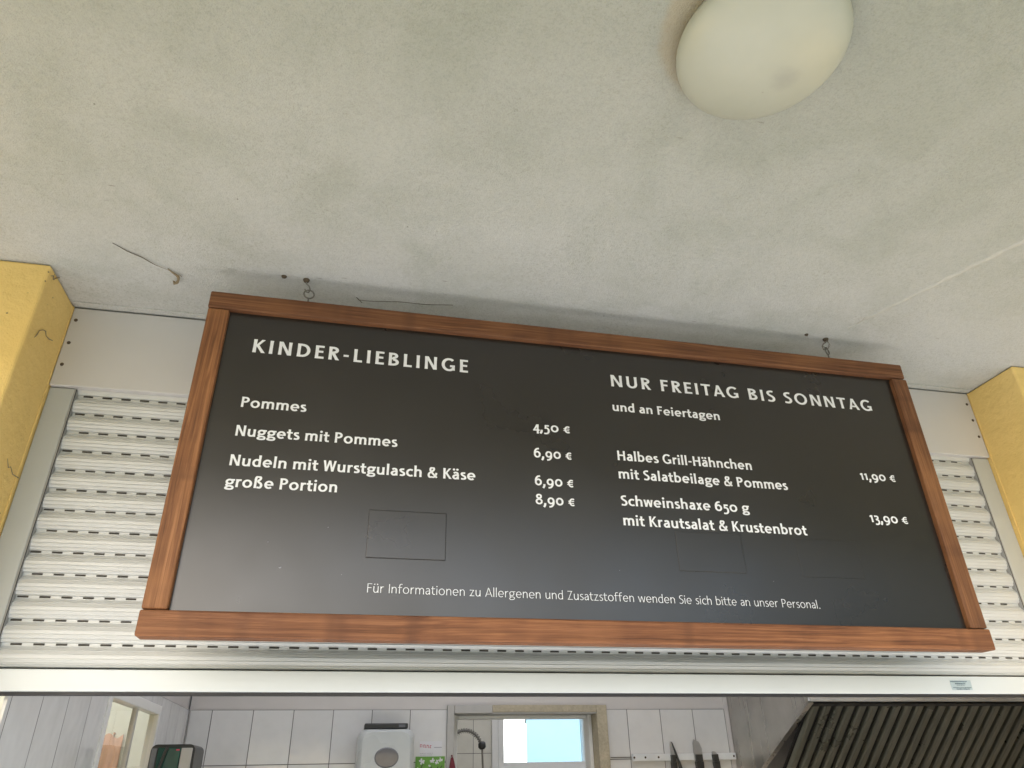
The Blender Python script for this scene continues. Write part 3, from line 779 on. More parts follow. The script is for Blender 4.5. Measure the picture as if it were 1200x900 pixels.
# knife rail and knives
kr = empty('knife_rail', (1.98, KY, 1.815), 'steel magnetic knife strip screwed to tiles beside the extractor hood', 'knife rail')
kpart('bar', M['steel_lip'], kr, lambda b_: b_.box(1.752, 2.2055, KY - 0.018, KY - 0.001, 1.804, 1.829, bev=0.0015))
kpart('rod', M['steelwire'], kr, lambda b_: b_.tube([(1.66, KY - 0.006, 1.818), (1.75, KY - 0.006, 1.818)], 0.0018, 6))
for x in (1.757, 1.805, 1.862, 2.196):
    kpart('screw', M['rust'], kr, lambda b_: b_.tube([(x, KY - 0.0176, 1.8165), (x, KY - 0.0205, 1.8165)], [0.0045, 0.003], 10))
def knife(x, tip, wid, lean, label, hw=0.011):
    o = empty('kitchen_knife', (x, KY - 0.020, 1.82), label, 'knife', 'knives on the magnetic strip')
    bl = MB(); hgt = tip - 1.82
    bl.extrude([(-wid * 0.5, -0.018), (wid * 0.5, -0.018), (wid * 0.52, hgt * 0.45), (wid * 0.25, hgt * 0.85), (-wid * 0.36, hgt), (-wid * 0.5, hgt * 0.8)], 1, -0.003, 0.001)
    a = bl.build('blade', M['blade'], o)
    h = MB(); h.extrude([(-hw, -0.022), (hw * 0.9, -0.022), (hw * 0.8, -0.075), (hw * 1.15, -0.125), (hw * 0.6, -0.145), (-hw * 0.9, -0.14), (-hw * 0.8, -0.08)], 1, -0.014, 0.004)
    h.build('handle', M['dark'], o)
    b_ = MB(); b_.box(-hw * 0.9, hw * 0.8, -0.0145, 0.0035, -0.0215, 0.004, bev=0.001); b_.build('bolster', M['dark'], o)
    o.rotation_euler = (0, lean, 0)
knife(1.9235, 1.874, 0.018, 0.02, 'slim kitchen knife at the left of the magnetic strip')
knife(2.035, 1.880, 0.036, 0.0, 'broad kitchen knife in the middle of the magnetic strip', 0.017)
knife(2.108, 1.836, 0.020, -0.06, 'short knife nearest the hood on the magnetic strip', 0.013)
o = empty('sharpening_steel', (1.945, KY - 0.024, 1.82), 'thin black sharpening steel leaning on the knife strip', 'sharpening steel')
b = MB(); b.tube([(-0.022, 0, 0.052), (-0.012, 0, 0.02), (0.0, 0, -0.02)], [0.0016, 0.004, 0.005], 8); b.build('rod', M['dark'], o)
b = MB(); b.tube([(0.0, 0, -0.02), (0.008, 0, -0.06), (0.018, 0, -0.12)], [0.006, 0.009, 0.008], 10); b.build('handle', M['dark'], o)

# extractor hood
HX = 2.2113
hd = empty('extractor_hood', (2.8, 1.4, 1.7), 'stainless extractor hood with dark greasy slatted filters at the right', 'extractor hood')
cheek = [(1.071, 2.45), (1.071, 1.975), (1.486, 1.770), (KY - 0.002, 1.68), (KY - 0.002, 2.45)]
kpart('cheek_panel', M['steel'], hd, lambda b_: b_.extrude(cheek, 0, HX, HX + 0.012))
def cheeklip(b_):
    p = [(1.073, 1.9752), (1.486, 1.7706), (1.486, 1.7628), (1.070, 1.9684)]
    b_.extrude(p, 0, HX + 0.001, HX + 0.022)
kpart('cheek_lip', M['steel'], hd, cheeklip)
kpart('front_lip', M['steel_lip'], hd, lambda b_: (b_.box(HX + 0.001, KX1 - 0.002, 1.060, 1.070, 1.974, 2.45, bev=0.002), b_.box(HX + 0.013, KX1 - 0.002, 1.071, 1.085, 1.974, 1.980)))
kpart('top_panel', M['steel'], hd, lambda b_: b_.box(HX + 0.013, KX1 - 0.002, 1.072, KY - 0.002, 2.44, 2.45))
dirv = Vector((0, 1.18, -1)).normalized(); nrmv = Vector((0, -1, -1.18)).normalized(); f0 = Vector((0, 1.090, 1.972)); FL = 0.52
def baffles(x0, x1):
    def f(b_):
        def pt(x, s_, h_): return Vector((x, 0, 0)) + f0 + dirv * s_ + nrmv * h_
        # black plate behind
        A = [pt(x0, 0, -0.012), pt(x1, 0, -0.012), pt(x1, FL, -0.012), pt(x0, FL, -0.012)]
        Bk = [pt(x0, 0, -0.016), pt(x1, 0, -0.016), pt(x1, FL, -0.016), pt(x0, FL, -0.016)]
        b_.mesh(A + Bk, [(0, 1, 2, 3), (7, 6, 5, 4), (0, 4, 5, 1), (1, 5, 6, 2), (2, 6, 7, 3), (3, 7, 4, 0)], 1)
        n = max(1, round((x1 - x0) / 0.0462)); p = (x1 - x0) / n
        for k in range(n):
            c_ = x0 + (k + 0.5) * p
            sec = [(-0.0150, -0.008), (-0.0140, 0.002), (-0.0085, 0.0080), (0.0100, 0.0080), (0.0125, 0.005), (0.0130, -0.008)]
            v = [pt(c_ + q[0], s_, q[1]) for s_ in (0.004, FL - 0.004) for q in sec]
            m_ = len(sec); b_.mesh(v, [(i, i + 1, m_ + i + 1, m_ + i) for i in range(m_ - 1)] + [tuple(range(m_))[::-1], tuple(range(m_, 2 * m_))], 0)
        for s0, s1 in ((-0.002, 0.010), (FL - 0.012, FL)):
            v = [pt(x, s_, h_) for x in (x0 + 0.0005, x1 - 0.0005) for s_ in (s0, s1) for h_ in (-0.010, 0.0085)]
            b_.mesh(v, [(0, 1, 3, 2), (4, 6, 7, 5), (0, 4, 5, 1), (2, 3, 7, 6), (0, 2, 6, 4), (1, 5, 7, 3)], 2)
    return f
xa, xb = HX + 0.023, KX1 - 0.003
for k in range(3):
    kpart('filter', [M['baffle'], M['gap'], M['dark']], hd, baffles(xa + (xb - xa) * k / 3, xa + (xb - xa) * (k + 1) / 3))

# glass fronted machine near the left wall
mc = empty('drinks_machine', (0.125, 1.0, 1.40), 'dark rounded machine with green glass front near the left wall', 'machine')
mo = rrect(0.066, 0.184, 1.40, 1.8545, 0.016, 0.008)
kpart('body', M['dark'], mc, lambda b_: b_.extrude(mo, 1, 1.0, 1.16))
kpart('glass_front', M['darkgreen'], mc, lambda b_: b_.box(0.086, 0.146, 0.993, 0.9995, 1.42, 1.846, bev=0.002))
kpart('grey_panel', M['paint_grey'], mc, lambda b_: b_.box(0.1475, 0.178, 0.994, 0.9995, 1.42, 1.845, bev=0.002))
kpart('smoked_edge', M['smoke'], mc, lambda b_: b_.box(0.069, 0.0845, 0.994, 0.9995, 1.42, 1.845, bev=0.002))
kpart('lever', M['dark'], mc, lambda b_: b_.tube([(0.112, 0.988, 1.846), (0.108, 0.984, 1.835), (0.101, 0.984, 1.80), (0.095, 0.985, 1.76)], 0.0042, 8))
kpart('red_mark', M['redink'], mc, lambda b_: b_.box(0.135, 0.144, 0.991, 0.9925, 1.838, 1.842))

# ------------------------------------------------------------------ ceiling lamp
lamp = empty('ceiling_lamp', (1.0765, -0.883, CEIL), 'round opal glass lamp with dark dirt spot on the porch ceiling', 'lamp')
la, lb = 0.1176, 0.040; prof = []
for k in range(22):
    a = R(-90 + 118 * k / 21); prof.append((max(0.0002, la * math.cos(a)), -0.020 + lb * math.sin(a)))
bb = MB(); bb.lathe(prof, 72); bb.build('shade', M['shade'], lamp)
bb = MB(); bb.lathe([(0.0002, -0.0125), (0.106, -0.0125), (0.109, -0.010), (0.109, -0.0005), (0.0002, -0.0005)], 48); bb.build('base', M['panel'], lamp)

# ------------------------------------------------------------------ menu board
sg = empty('menu_board', (1.03935, -0.21051, 2.27075), 'black menu board in brown wooden frame hanging from the ceiling', 'menu board')
e1 = Vector((0.99996681, 0.008036, 0.0013452)); e2 = Vector((-0.00135797, 0.00158307, 0.99999782)); nn = Vector((0.00803386, -0.99996646, 0.00159393))
mm = Matrix.Identity(4)
for i in range(3): mm[i][0] = e1[i]; mm[i][1] = -nn[i]; mm[i][2] = e2[i]
sg.rotation_euler = mm.to_euler()
HB = 0.3204
def lumber(b_, ln, w_, dep):
    b_.box(-ln / 2, ln / 2, 0, dep, -w_ / 2, w_ / 2, bev=0.0032, seg=3)
def rail_(ln, w_, dep, loc, rot=0, y=0.0):
    bb_ = MB(); lumber(bb_, ln, w_, dep)
    o_ = bb_.build('frame_rail' if not rot else 'frame_stile', M['wood'], sg, (loc[0], y, loc[1])); o_.rotation_euler = (0, rot, 0); return o_
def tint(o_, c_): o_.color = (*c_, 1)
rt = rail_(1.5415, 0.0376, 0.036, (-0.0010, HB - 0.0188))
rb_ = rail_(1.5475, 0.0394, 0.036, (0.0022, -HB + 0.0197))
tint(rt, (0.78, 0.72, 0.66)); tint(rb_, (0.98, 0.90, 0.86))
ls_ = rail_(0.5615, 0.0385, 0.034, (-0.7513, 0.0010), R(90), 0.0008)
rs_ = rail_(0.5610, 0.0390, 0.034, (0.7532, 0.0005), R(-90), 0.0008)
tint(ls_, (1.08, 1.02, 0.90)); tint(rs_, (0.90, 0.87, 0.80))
YB = 0.0125
bb = MB(); bb.box(-0.745, 0.745, YB, YB + 0.009, -0.292, 0.296)
pn = bb.build('board_panel', M['board'], sg)
def platelet(x0, x1, z0, z1, th, glint):
    b_ = MB(); b_.box(x0, x1, YB - th, YB - 0.0001, z0, z1, bev=th * 0.75, seg=3)
    o_ = b_.build('blank_sticker', M['board'], pn)
    if glint:         # pale strip along the lower edge paints in the light it catches
        b_ = MB(); n = 24
        for k in range(n):
            xa_, xb_ = x0 + 0.002 + (x1 - x0 - 0.004) * k / n, x0 + 0.002 + (x1 - x0 - 0.004) * (k + 1) / n
            b_.poly([(xa_, YB - th * 0.30, z0 - 0.0003), (xb_, YB - th * 0.30, z0 - 0.0003), (xb_, YB - th - 0.0002, z0 + 0.0011 + 0.0005 * math.sin((k + 1) * 1.7)), (xa_, YB - th - 0.0002, z0 + 0.0011 + 0.0005 * math.sin(k * 1.7))])
        b_.build('edge_glint', M['glint'], pn)
platelet(-0.4378, -0.3010, -0.1850, -0.0998, 0.0014, True)
platelet(0.1390, 0.2765, -0.1868, -0.1108, 0.0010, True)
platelet(0.3950, 0.5320, -0.1890, -0.1130, 0.0005, False)
for (x, z, s_) in ((-0.575, -0.207, 0.0024), (-0.60, -0.165, 0.0012), (-0.475, -0.215, 0.0010), (-0.505, -0.135, 0.0010), (0.02, -0.19, 0.0009), (0.33, -0.2, 0.001)):
    bb = MB(); bb.mesh([(x - s_, YB - 0.0001, z), (x, YB - 0.0001, z - s_ * 0.6), (x + s_, YB - 0.0001, z + s_ * 0.5), (x, YB - 0.0012, z + s_ * 0.3)], [(0, 1, 3), (1, 2, 3), (2, 0, 3), (0, 2, 1)])
    bb.build('paint_chip', M['greyink'], pn)

# ---- lettering: a hand drawn humanist alphabet of broad-pen strokes (cap height 1, x-height XH)
XH, DE, AS = 0.70, -0.27, 1.06
class Pen:
    def __init__(s, h): s.h = h; s.q = h * 0.84; s.strokes = []
    def S(s, x0, y0, x1, y1, k=1.0):            # stem or diagonal, cut level at both ends, slightly flared
        n = 6; d = Vector((x1 - x0, y1 - y0)); sn = abs(d.y) / d.length; L_ = []; R_ = []
        nib = s.h * (0.84 + 0.16 * sn) * k / max(sn, 0.35)
        for i in range(n + 1):
            t_ = i / n; fl = 0.95 + 0.13 * (2 * t_ - 1) ** 2; x = x0 + (x1 - x0) * t_; y = y0 + (y1 - y0) * t_
            L_.append((x - nib * fl, y)); R_.append((x + nib * fl, y))
        s.strokes.append((L_, R_))
    def B(s, x0, y, x1, k=1.0):                 # bar
        q = s.q * k; s.strokes.append(([(x0, y + q), (x1, y + q)], [(x0, y - q), (x1, y - q)]))
    def path(s, pts, k=1.0):
        L_ = []; R_ = []
        for i, p in enumerate(pts):
            a = pts[max(i - 1, 0)]; b_ = pts[min(i + 1, len(pts) - 1)]
            d = Vector((b_[0] - a[0], b_[1] - a[1]));
            if d.length < 1e-9: continue
            d.normalize(); w_ = s.h * (0.84 + 0.16 * abs(d.y)) * k; n = Vector((-d.y, d.x))
            L_.append((p[0] + n.x * w_, p[1] + n.y * w_)); R_.append((p[0] - n.x * w_, p[1] - n.y * w_))
        s.strokes.append((L_, R_))
    def A(s, cx, cy, rx, ry, a0, a1, k=1.0):
        n = max(6, int(abs(a1 - a0) / 9))
        s.path([(cx + rx * math.cos(R(a0 + (a1 - a0) * i / n)), cy + ry * math.sin(R(a0 + (a1 - a0) * i / n))) for i in range(n + 1)], k)
    def C(s, P, k=1.0):
        P = [Vector(p) for p in P]; out = []
        for i in range(len(P) - 1):
            p0 = P[i - 1] if i else P[0] * 2 - P[1]; p1, p2 = P[i], P[i + 1]; p3 = P[i + 2] if i + 2 < len(P) else P[-1] * 2 - P[-2]
            for j in range(6):
                t_ = j / 6; out.append(tuple(0.5 * ((2 * p1) + (p2 - p0) * t_ + (2 * p0 - 5 * p1 + 4 * p2 - p3) * t_ ** 2 + (3 * p1 - p0 - 3 * p2 + p3) * t_ ** 3)))
        out.append(tuple(P[-1])); s.path(out, k)
    def dot(s, x, y, k=1.12):
        r_ = max(s.h * k, 0.062); n = 14; a = [R(90 + 180 * i / n) for i in range(n + 1)]
        s.strokes.append(([(x + r_ * math.cos(t_), y + r_ * math.sin(t_)) for t_ in a], [(x - r_ * math.cos(t_), y + r_ * math.sin(t_)) for t_ in a]))

def glyph(ch, h):
    p = Pen(h); q = p.q; sb = 0.085; l = sb + h; rbnd = 0.055
    xq = XH - q
    if ch == ' ': return p, 0.34
    if ch in 'äü':
        g_, adv = glyph({'ä': 'a', 'ü': 'u'}[ch], h); c_ = adv / 2 - 0.01
        g_.dot(c_ - 0.14, 0.92); g_.dot(c_ + 0.14, 0.92); return g_, adv
    if ch == 'I': p.S(l, 0, l, 1); return p, 2 * l
    if ch == 'L': p.S(l, 0, l, 1); p.B(l, q, l + 0.40); return p, l + 0.44
    if ch in 'EF':
        p.S(l, 0, l, 1); p.B(l, 1 - q, l + 0.40); p.B(l, 0.53, l + 0.36)
        if ch == 'E': p.B(l, q, l + 0.41)
        return p, l + 0.45
    if ch == 'H': p.S(l, 0, l, 1); p.S(l + 0.54, 0, l + 0.54, 1); p.B(l, 0.53, l + 0.54); return p, 2 * l + 0.54
    if ch == 'N': p.S(l, 0, l, 1, 0.95); p.S(l + 0.55, 0, l + 0.55, 1, 0.95); p.S(l + 0.02, 1, l + 0.53, 0, 0.95); return p, 2 * l + 0.55
    if ch == 'K': p.S(l, 0, l, 1); p.S(l + 0.06, 0.44, l + 0.45, 1, 0.82); p.S(l + 0.14, 0.56, l + 0.50, 0, 0.95); return p, l + 0.53 + h * 0.6
    if ch == 'T': p.B(0.03, 1 - q, 0.67); p.S(0.35, 0, 0.35, 1 - q); return p, 0.70
    if ch == 'A': p.S(0.03 + h, 0, 0.37, 1, 0.85); p.S(0.37, 1, 0.73 - h * 0.2, 0, 0.95); p.B(0.2, 0.29, 0.55, 0.9); return p, 0.77
    if ch == 'V': p.S(0.03 + h, 1, 0.35, 0); p.S(0.35, 0, 0.69 - h, 1); return p, 0.71
    if ch == 'W':
        xs = (0.02 + h, 0.27, 0.51, 0.75, 1.02 - h); ys = (1, 0, 1, 0, 1)
        for i in range(4): p.S(xs[i], ys[i], xs[i + 1], ys[i + 1], 0.88)
        return p, 1.04
    if ch == 'Z': p.B(0.06, 1 - q, 0.58); p.B(0.05, q, 0.60); p.S(0.12 + h * .4, 0.02, 0.53 - h * 0.4, 0.98, 0.85); return p, 0.64
    if ch == 'P': p.S(l, 0, l, 1); p.B(l, 1 - q, l + 0.17); p.A(l + 0.17, 0.715, 0.235, 0.285 - q, 90, -90); p.B(l, 0.43 + q, l + 0.17); return p, l + 0.405 + h + rbnd
    if ch == 'R': p.S(l, 0, l, 1); p.B(l, 1 - q, l + 0.15); p.A(l + 0.15, 0.74, 0.225, 0.26 - q, 90, -90); p.B(l, 0.48 + q, l + 0.15); p.S(l + 0.15, 0.5, l + 0.42, 0); return p, l + 0.45 + h
    if ch == 'B':
        p.S(l, 0, l, 1); p.B(l, 1 - q, l + 0.15); p.A(l + 0.15, 0.765, 0.215, 0.235 - q, 90, -90); p.B(l, 0.53 + q * 0.3, l + 0.17); p.B(l, q, l + 0.17)
        p.A(l + 0.17, 0.275, 0.255, 0.275 - q, 90, -90); return p, l + 0.425 + h + rbnd
    if ch == 'D': p.S(l, 0, l, 1); p.B(l, 1 - q, l + 0.18); p.A(l + 0.18, 0.5, 0.37, 0.5 - q, 90, -90); p.B(l, q, l + 0.18); return p, l + 0.55 + h + rbnd
    if ch == 'O': p.A(rbnd + h + 0.37, 0.5, 0.37, 0.515 - q, 0, 360); return p, 2 * (rbnd + h + 0.37)
    if ch == 'G':
        cx = rbnd + h + 0.36; p.A(cx, 0.5, 0.36, 0.515 - q, 48, 318); p.S(cx + 0.27, 0.06, cx + 0.27, 0.47); p.B(cx + 0.06, 0.47 - q, cx + 0.27 + h); return p, cx + 0.27 + h + sb * 0.9
    if ch == 'U': p.S(l, 0.3, l, 1); p.A(l + 0.255, 0.34, 0.255, 0.355 - q, 180, 360); p.S(l + 0.51, 0.3, l + 0.51, 1); return p, 2 * l + 0.51
    if ch == 'S':
        x = 0.06 + h * 0.6; p.C([(x + 0.41, 0.93 - q * .3), (x + 0.27, 1.01 - q), (x + 0.09, 0.90 - q * 0.4), (x + 0.035, 0.75), (x + 0.11, 0.61), (x + 0.30, 0.48), (x + 0.40, 0.36), (x + 0.40, 0.20), (x + 0.29, 0.035 + q * .6), (x + 0.13, -0.01 + q), (x - 0.02, 0.08 + q * .3)])
        return p, x + 0.46 + h * 0.7
    if ch == '-': p.B(0.07, 0.40, 0.37); return p, 0.44
    # lower case
    if ch == 'i': p.S(l, 0, l, XH); p.dot(l, 0.93, 1.15); return p, 2 * l
    if ch == 'l': p.S(l, 0, l, AS); return p, 2 * l
    if ch in 'nh':
        p.S(l, 0, l, XH if ch == 'n' else AS); p.C([(l, 0.44), (l + 0.08, 0.60), (l + 0.24, xq + 0.012), (l + 0.38, 0.58), (l + 0.415, 0.42)]); p.S(l + 0.415, 0, l + 0.415, 0.45); return p, 2 * l + 0.415
    if ch == 'm':
        p.S(l, 0, l, XH)
        for k in (0, 1):
            x = l + 0.385 * k; p.C([(x, 0.44), (x + 0.07, 0.60), (x + 0.22, xq + 0.012), (x + 0.355, 0.58), (x + 0.385, 0.42)]); p.S(x + 0.385, 0, x + 0.385, 0.45)
        return p, 2 * l + 0.77
    if ch == 'u': p.S(l + 0.415, 0, l + 0.415, XH); p.S(l, 0.25, l, XH); p.C([(l, 0.28), (l + 0.035, 0.12), (l + 0.17, q - 0.012), (l + 0.33, 0.10), (l + 0.415, 0.26)]); return p, 2 * l + 0.415
    if ch == 'r': p.S(l, 0, l, XH); p.C([(l, 0.42), (l + 0.07, 0.58), (l + 0.18, xq + 0.005), (l + 0.30, xq)]); return p, l + 0.33
    if ch == 'o': p.A(rbnd + h + 0.265, 0.35, 0.265, 0.362 - q, 0, 360); return p, 2 * (rbnd + h + 0.265)
    if ch == 'c': p.A(rbnd + h + 0.265, 0.35, 0.265, 0.362 - q, 52, 308); return p, rbnd + h + 0.47
    if ch == 'e': cx = rbnd + h + 0.25; p.A(cx, 0.35, 0.25, 0.362 - q, 0, 315); p.B(cx - 0.25, 0.345, cx + 0.25 + h * 0.9, 0.8); return p, cx + 0.25 + h + 0.04
    if ch == 'b': p.S(l, 0, l, AS); p.A(l + 0.20, 0.35, 0.245, 0.362 - q, 140, -140); return p, l + 0.445 + h + rbnd
    if ch == 'd': r_ = rbnd + h + 0.445; p.S(r_, 0, r_, AS); p.A(r_ - 0.20, 0.35, 0.245, 0.362 - q, 40, 320); return p, r_ + l
    if ch == 'a':
        r_ = 0.055 + h + 0.37; p.S(r_, 0, r_, 0.46)
        p.C([(r_ - 0.34, 0.60 - q * .3), (r_ - 0.20, xq + 0.012), (r_ - 0.06, 0.62 - q * .2), (r_, 0.46)])
        p.C([(r_, 0.405), (r_ - 0.20, 0.385), (r_ - 0.345, 0.29), (r_ - 0.36, 0.17), (r_ - 0.27, q - 0.005), (r_ - 0.12, 0.075), (r_, 0.20)]); return p, r_ + l - 0.01
    if ch == 's':
        x = 0.05 + h * .6; p.C([(x + 0.33, 0.655 - q * .3), (x + 0.20, XH + 0.01 - q), (x + 0.06, 0.62 - q * .3), (x + 0.06, 0.47), (x + 0.19, 0.37), (x + 0.32, 0.27), (x + 0.32, 0.12), (x + 0.19, -0.012 + q), (x, 0.06 + q * .3)])
        return p, x + 0.37 + h * .7
    if ch == 't': x = 0.13 + h; p.S(x, 0.2, x, 0.93); p.C([(x, 0.26), (x + 0.03, 0.10), (x + 0.13, q - 0.01), (x + 0.25, 0.05 + q * .2)]); p.B(0.02, xq, x + 0.25); return p, x + 0.28
    if ch == 'f': x = 0.14 + h; p.S(x, 0, x, 0.80); p.C([(x, 0.76), (x + 0.03, 0.95), (x + 0.13, 1.06 - q), (x + 0.27, 1.04 - q)]); p.B(0.02, xq, x + 0.24); return p, x + 0.27
    if ch == 'k': p.S(l, 0, l, AS); p.S(l + 0.05, 0.30, l + 0.36, XH, 0.82); p.S(l + 0.12, 0.42, l + 0.40, 0, 0.95); return p, l + 0.43 + h * .5
    if ch == 'x': p.S(0.04 + h, 0, 0.54 - h, XH, 0.88); p.S(0.04 + h, XH, 0.54 - h, 0, 0.95); return p, 0.58
    if ch == 'z': p.B(0.05, xq, 0.50); p.B(0.04, q, 0.52); p.S(0.11 + h * .3, 0.02, 0.46 - h * .4, XH - 0.02, 0.85); return p, 0.56
    if ch == 'w':
        xs = (0.02 + h, 0.23, 0.43, 0.63, 0.85 - h); ys = (XH, 0, XH, 0, XH)
        for i in range(4): p.S(xs[i], ys[i], xs[i + 1], ys[i + 1], 0.86)
        return p, 0.86
    if ch == 'v': p.S(0.02 + h, XH, 0.29, 0); p.S(0.29, 0, 0.56 - h, XH); return p, 0.58
    if ch == 'g':
        cx = 0.055 + h + 0.22; p.A(cx, 0.455, 0.215, 0.257 - q, 0, 360, 0.95); p.B(cx + 0.06, XH - q, cx + 0.37, 0.95)
        p.C([(cx - 0.13, 0.27), (cx - 0.20, 0.17), (cx - 0.12, 0.085), (cx + 0.08, 0.075), (cx + 0.25, 0.01), (cx + 0.25, -0.14), (cx + 0.08, DE + q), (cx - 0.13, DE + q + 0.01), (cx - 0.245, -0.12), (cx - 0.17, -0.01), (cx - 0.06, 0.06)], 0.92)
        return p, cx + 0.37
    if ch == 'ß':
        p.S(l, 0, l, 0.82); p.C([(l, 0.78), (l + 0.04, 0.97), (l + 0.18, 1.07 - q), (l + 0.33, 0.97), (l + 0.33, 0.80), (l + 0.20, 0.66), (l + 0.22, 0.55), (l + 0.38, 0.42), (l + 0.44, 0.24), (l + 0.36, 0.06), (l + 0.20, q - 0.01), (l + 0.12, 0.05 + q * .2)])
        return p, l + 0.46 + h + rbnd
    if ch == '&':
        x = 0.05 + h; p.C([(x + 0.66, 0.02), (x + 0.50, 0.20), (x + 0.22, 0.55), (x + 0.13, 0.74), (x + 0.17, 0.92), (x + 0.29, 1.01 - q), (x + 0.41, 0.91), (x + 0.40, 0.74), (x + 0.24, 0.57), (x + 0.06, 0.43), (x + 0.0, 0.24), (x + 0.08, 0.06), (x + 0.24, q - 0.01), (x + 0.43, 0.07), (x + 0.58, 0.30), (x + 0.62, 0.48)], 0.92)
        return p, x + 0.72 + h * .4
    if ch == ',': p.path([(0.155, 0.15), (0.155, 0.02), (0.12, -0.10), (0.035, -0.24)], 1.12); return p, 0.31
    if ch == '.': p.dot(0.15, h * 1.1); return p, 0.30
    # old-style figures
    if ch == '0': p.A(0.05 + h + 0.27, 0.36, 0.27, 0.37 - q, 0, 360); return p, 2 * (0.05 + h + 0.27)
    if ch == '1': p.S(0.25, 0, 0.25, XH + 0.02); p.path([(0.05, XH - 0.13), (0.14, XH - 0.09), (0.25, XH - 0.01)], 0.9); return p, 0.25 + h + 0.085
    if ch == '3': x = 0.07; p.C([(x, 0.63), (x + 0.16, XH + 0.01 - q), (x + 0.33, 0.60), (x + 0.34, 0.44), (x + 0.22, 0.31), (x + 0.10, 0.27)]); p.C([(x + 0.12, 0.28), (x + 0.30, 0.24), (x + 0.39, 0.10), (x + 0.36, -0.10), (x + 0.20, DE + 0.03 + q * .5), (x - 0.02, DE + q)]); return p, x + 0.42 + h
    if ch == '4': p.S(0.46, DE, 0.46, XH); p.B(0.05, q + 0.02, 0.62); p.S(0.11, 0.05, 0.43, XH, 0.8); return p, 0.64
    if ch == '5': x = 0.07; p.S(x + h + 0.02, 0.30, x + h + 0.05, XH - 0.01, 0.9); p.B(x + h, XH - q, x + 0.44); p.C([(x + h, 0.34), (x + 0.22, 0.37), (x + 0.37, 0.25), (x + 0.40, 0.06), (x + 0.33, -0.13), (x + 0.16, DE + 0.03 + q * .4), (x - 0.02, DE + q)]); return p, x + 0.43 + h
    if ch == '6': cx = 0.05 + h + 0.24; p.A(cx, 0.33, 0.24, 0.34 - q, 0, 360); p.C([(cx - 0.24, 0.33), (cx - 0.22, 0.62), (cx - 0.06, 0.86), (cx + 0.18, 1.0 - q)]); return p, cx + 0.24 + h + 0.05
    if ch == '8': cx = 0.05 + h + 0.24; p.A(cx, 0.765, 0.195, 0.24 - q, 0, 360, 0.95); p.A(cx, 0.28, 0.245, 0.29 - q, 0, 360, 0.95); return p, 2 * cx
    if ch == '9': cx = 0.05 + h + 0.24; p.A(cx, 0.385, 0.24, 0.33 - q, 0, 360); p.C([(cx + 0.24, 0.385), (cx + 0.22, 0.10), (cx + 0.06, -0.13), (cx - 0.18, DE + q)]); return p, cx + 0.24 + h + 0.05
    if ch == '€': cx = 0.11 + h + 0.23; p.A(cx, 0.36, 0.25, 0.37 - q * 0.8, 55, 305, 0.84); p.B(0.02, 0.455, cx + 0.15, 0.55); p.B(0.02, 0.265, cx + 0.12, 0.55); return p, cx + 0.27
    raise ValueError(ch)

def text_line(txt, x0, x1, z, cap, h, name, track=0.0, slope=0.0, mat='ink', label=None):
    pen = 0.0; quads = []; word = 0
    for ch in txt:
        p, adv = glyph(ch, h)
        if ch == ' ' and name == 'headline': word += 1
        for (L_, R_) in p.strokes:
            quads.append((word, [(x + pen, y) for x, y in L_], [(x + pen, y) for x, y in R_]))
        pen += adv + track
    allx = [x for q_ in quads for x, y in q_[1] + q_[2]]; xa_, xb_ = min(allx), max(allx); sx = (x1 - x0) / (xb_ - xa_)
    for wd in range(word + 1):                  # a headline is cut word by word
        mb = MB()
        for i, (w_, Lq, Rq) in enumerate(quads):
            if w_ != wd: continue
            yy = YB - 0.0006 - 0.00004 * (i % 9)
            P = lambda p: (x0 + (p[0] - xa_) * sx, yy, z + slope * (p[0] - xa_) * sx + p[1] * cap)
            v = [P(p) for p in Lq] + [P(p) for p in Rq]; n = len(Lq)
            mb.mesh(v, [(k, k + 1, n + k + 1, n + k) for k in range(n - 1)])
        o = mb.build(name, M[mat], pn, recalc=False)
        for pg in o.data.polygons:              # every face turned to the viewer
            if pg.normal.y > 0: pg.flip()
SL = -0.0042
text_line('KINDER-LIEBLINGE', -0.6790, -0.2648, 0.1980, 0.0292, 0.094, 'headline', 0.15, SL)
text_line('Pommes', -0.6816, -0.5664, 0.0814, 0.0208, 0.090, 'menu_line', 0, SL)
text_line('Nuggets mit Pommes', -0.6823, -0.3959, 0.0240, 0.0208, 0.090, 'menu_line', 0, SL * 0.3)
text_line('Nudeln mit Wurstgulasch & Käse', -0.6830, -0.2487, -0.0328, 0.0206, 0.090, 'menu_line', 0, 0)
text_line('große Portion', -0.6844, -0.4965, -0.0722, 0.0206, 0.090, 'menu_line', 0, 0.004)
for pr, z in (('4,50 €', 0.0790), ('6,90 €', 0.0224), ('6,90 €', -0.0346), ('8,90 €', -0.0722)):
    text_line(pr, -0.1342, -0.0582, z, 0.0205, 0.089, 'price', 0.02)
text_line('NUR FREITAG BIS SONNTAG', 0.0392, 0.6643, 0.1960, 0.0275, 0.091, 'headline', 0.12, SL)
text_line('und an Feiertagen', 0.0371, 0.2775, 0.1384, 0.0198, 0.090, 'menu_line', 0, SL)
text_line('Halbes Grill-Hähnchen', 0.0374, 0.3303, 0.0288, 0.0206, 0.090, 'menu_line', 0, SL)
text_line('mit Salatbeilage & Pommes', 0.0360, 0.4042, -0.0098, 0.0206, 0.090, 'menu_line', 0, SL)
text_line('Schweinshaxe 650 g', 0.0357, 0.3065, -0.0652, 0.0206, 0.090, 'menu_line', 0, 0)
text_line('mit Krautsalat & Krustenbrot', 0.0363, 0.4255, -0.1042, 0.0206, 0.090, 'menu_line', 0, SL)
text_line('11,90 €', 0.5847, 0.6703, 0.0235, 0.0205, 0.089, 'price', 0.02)
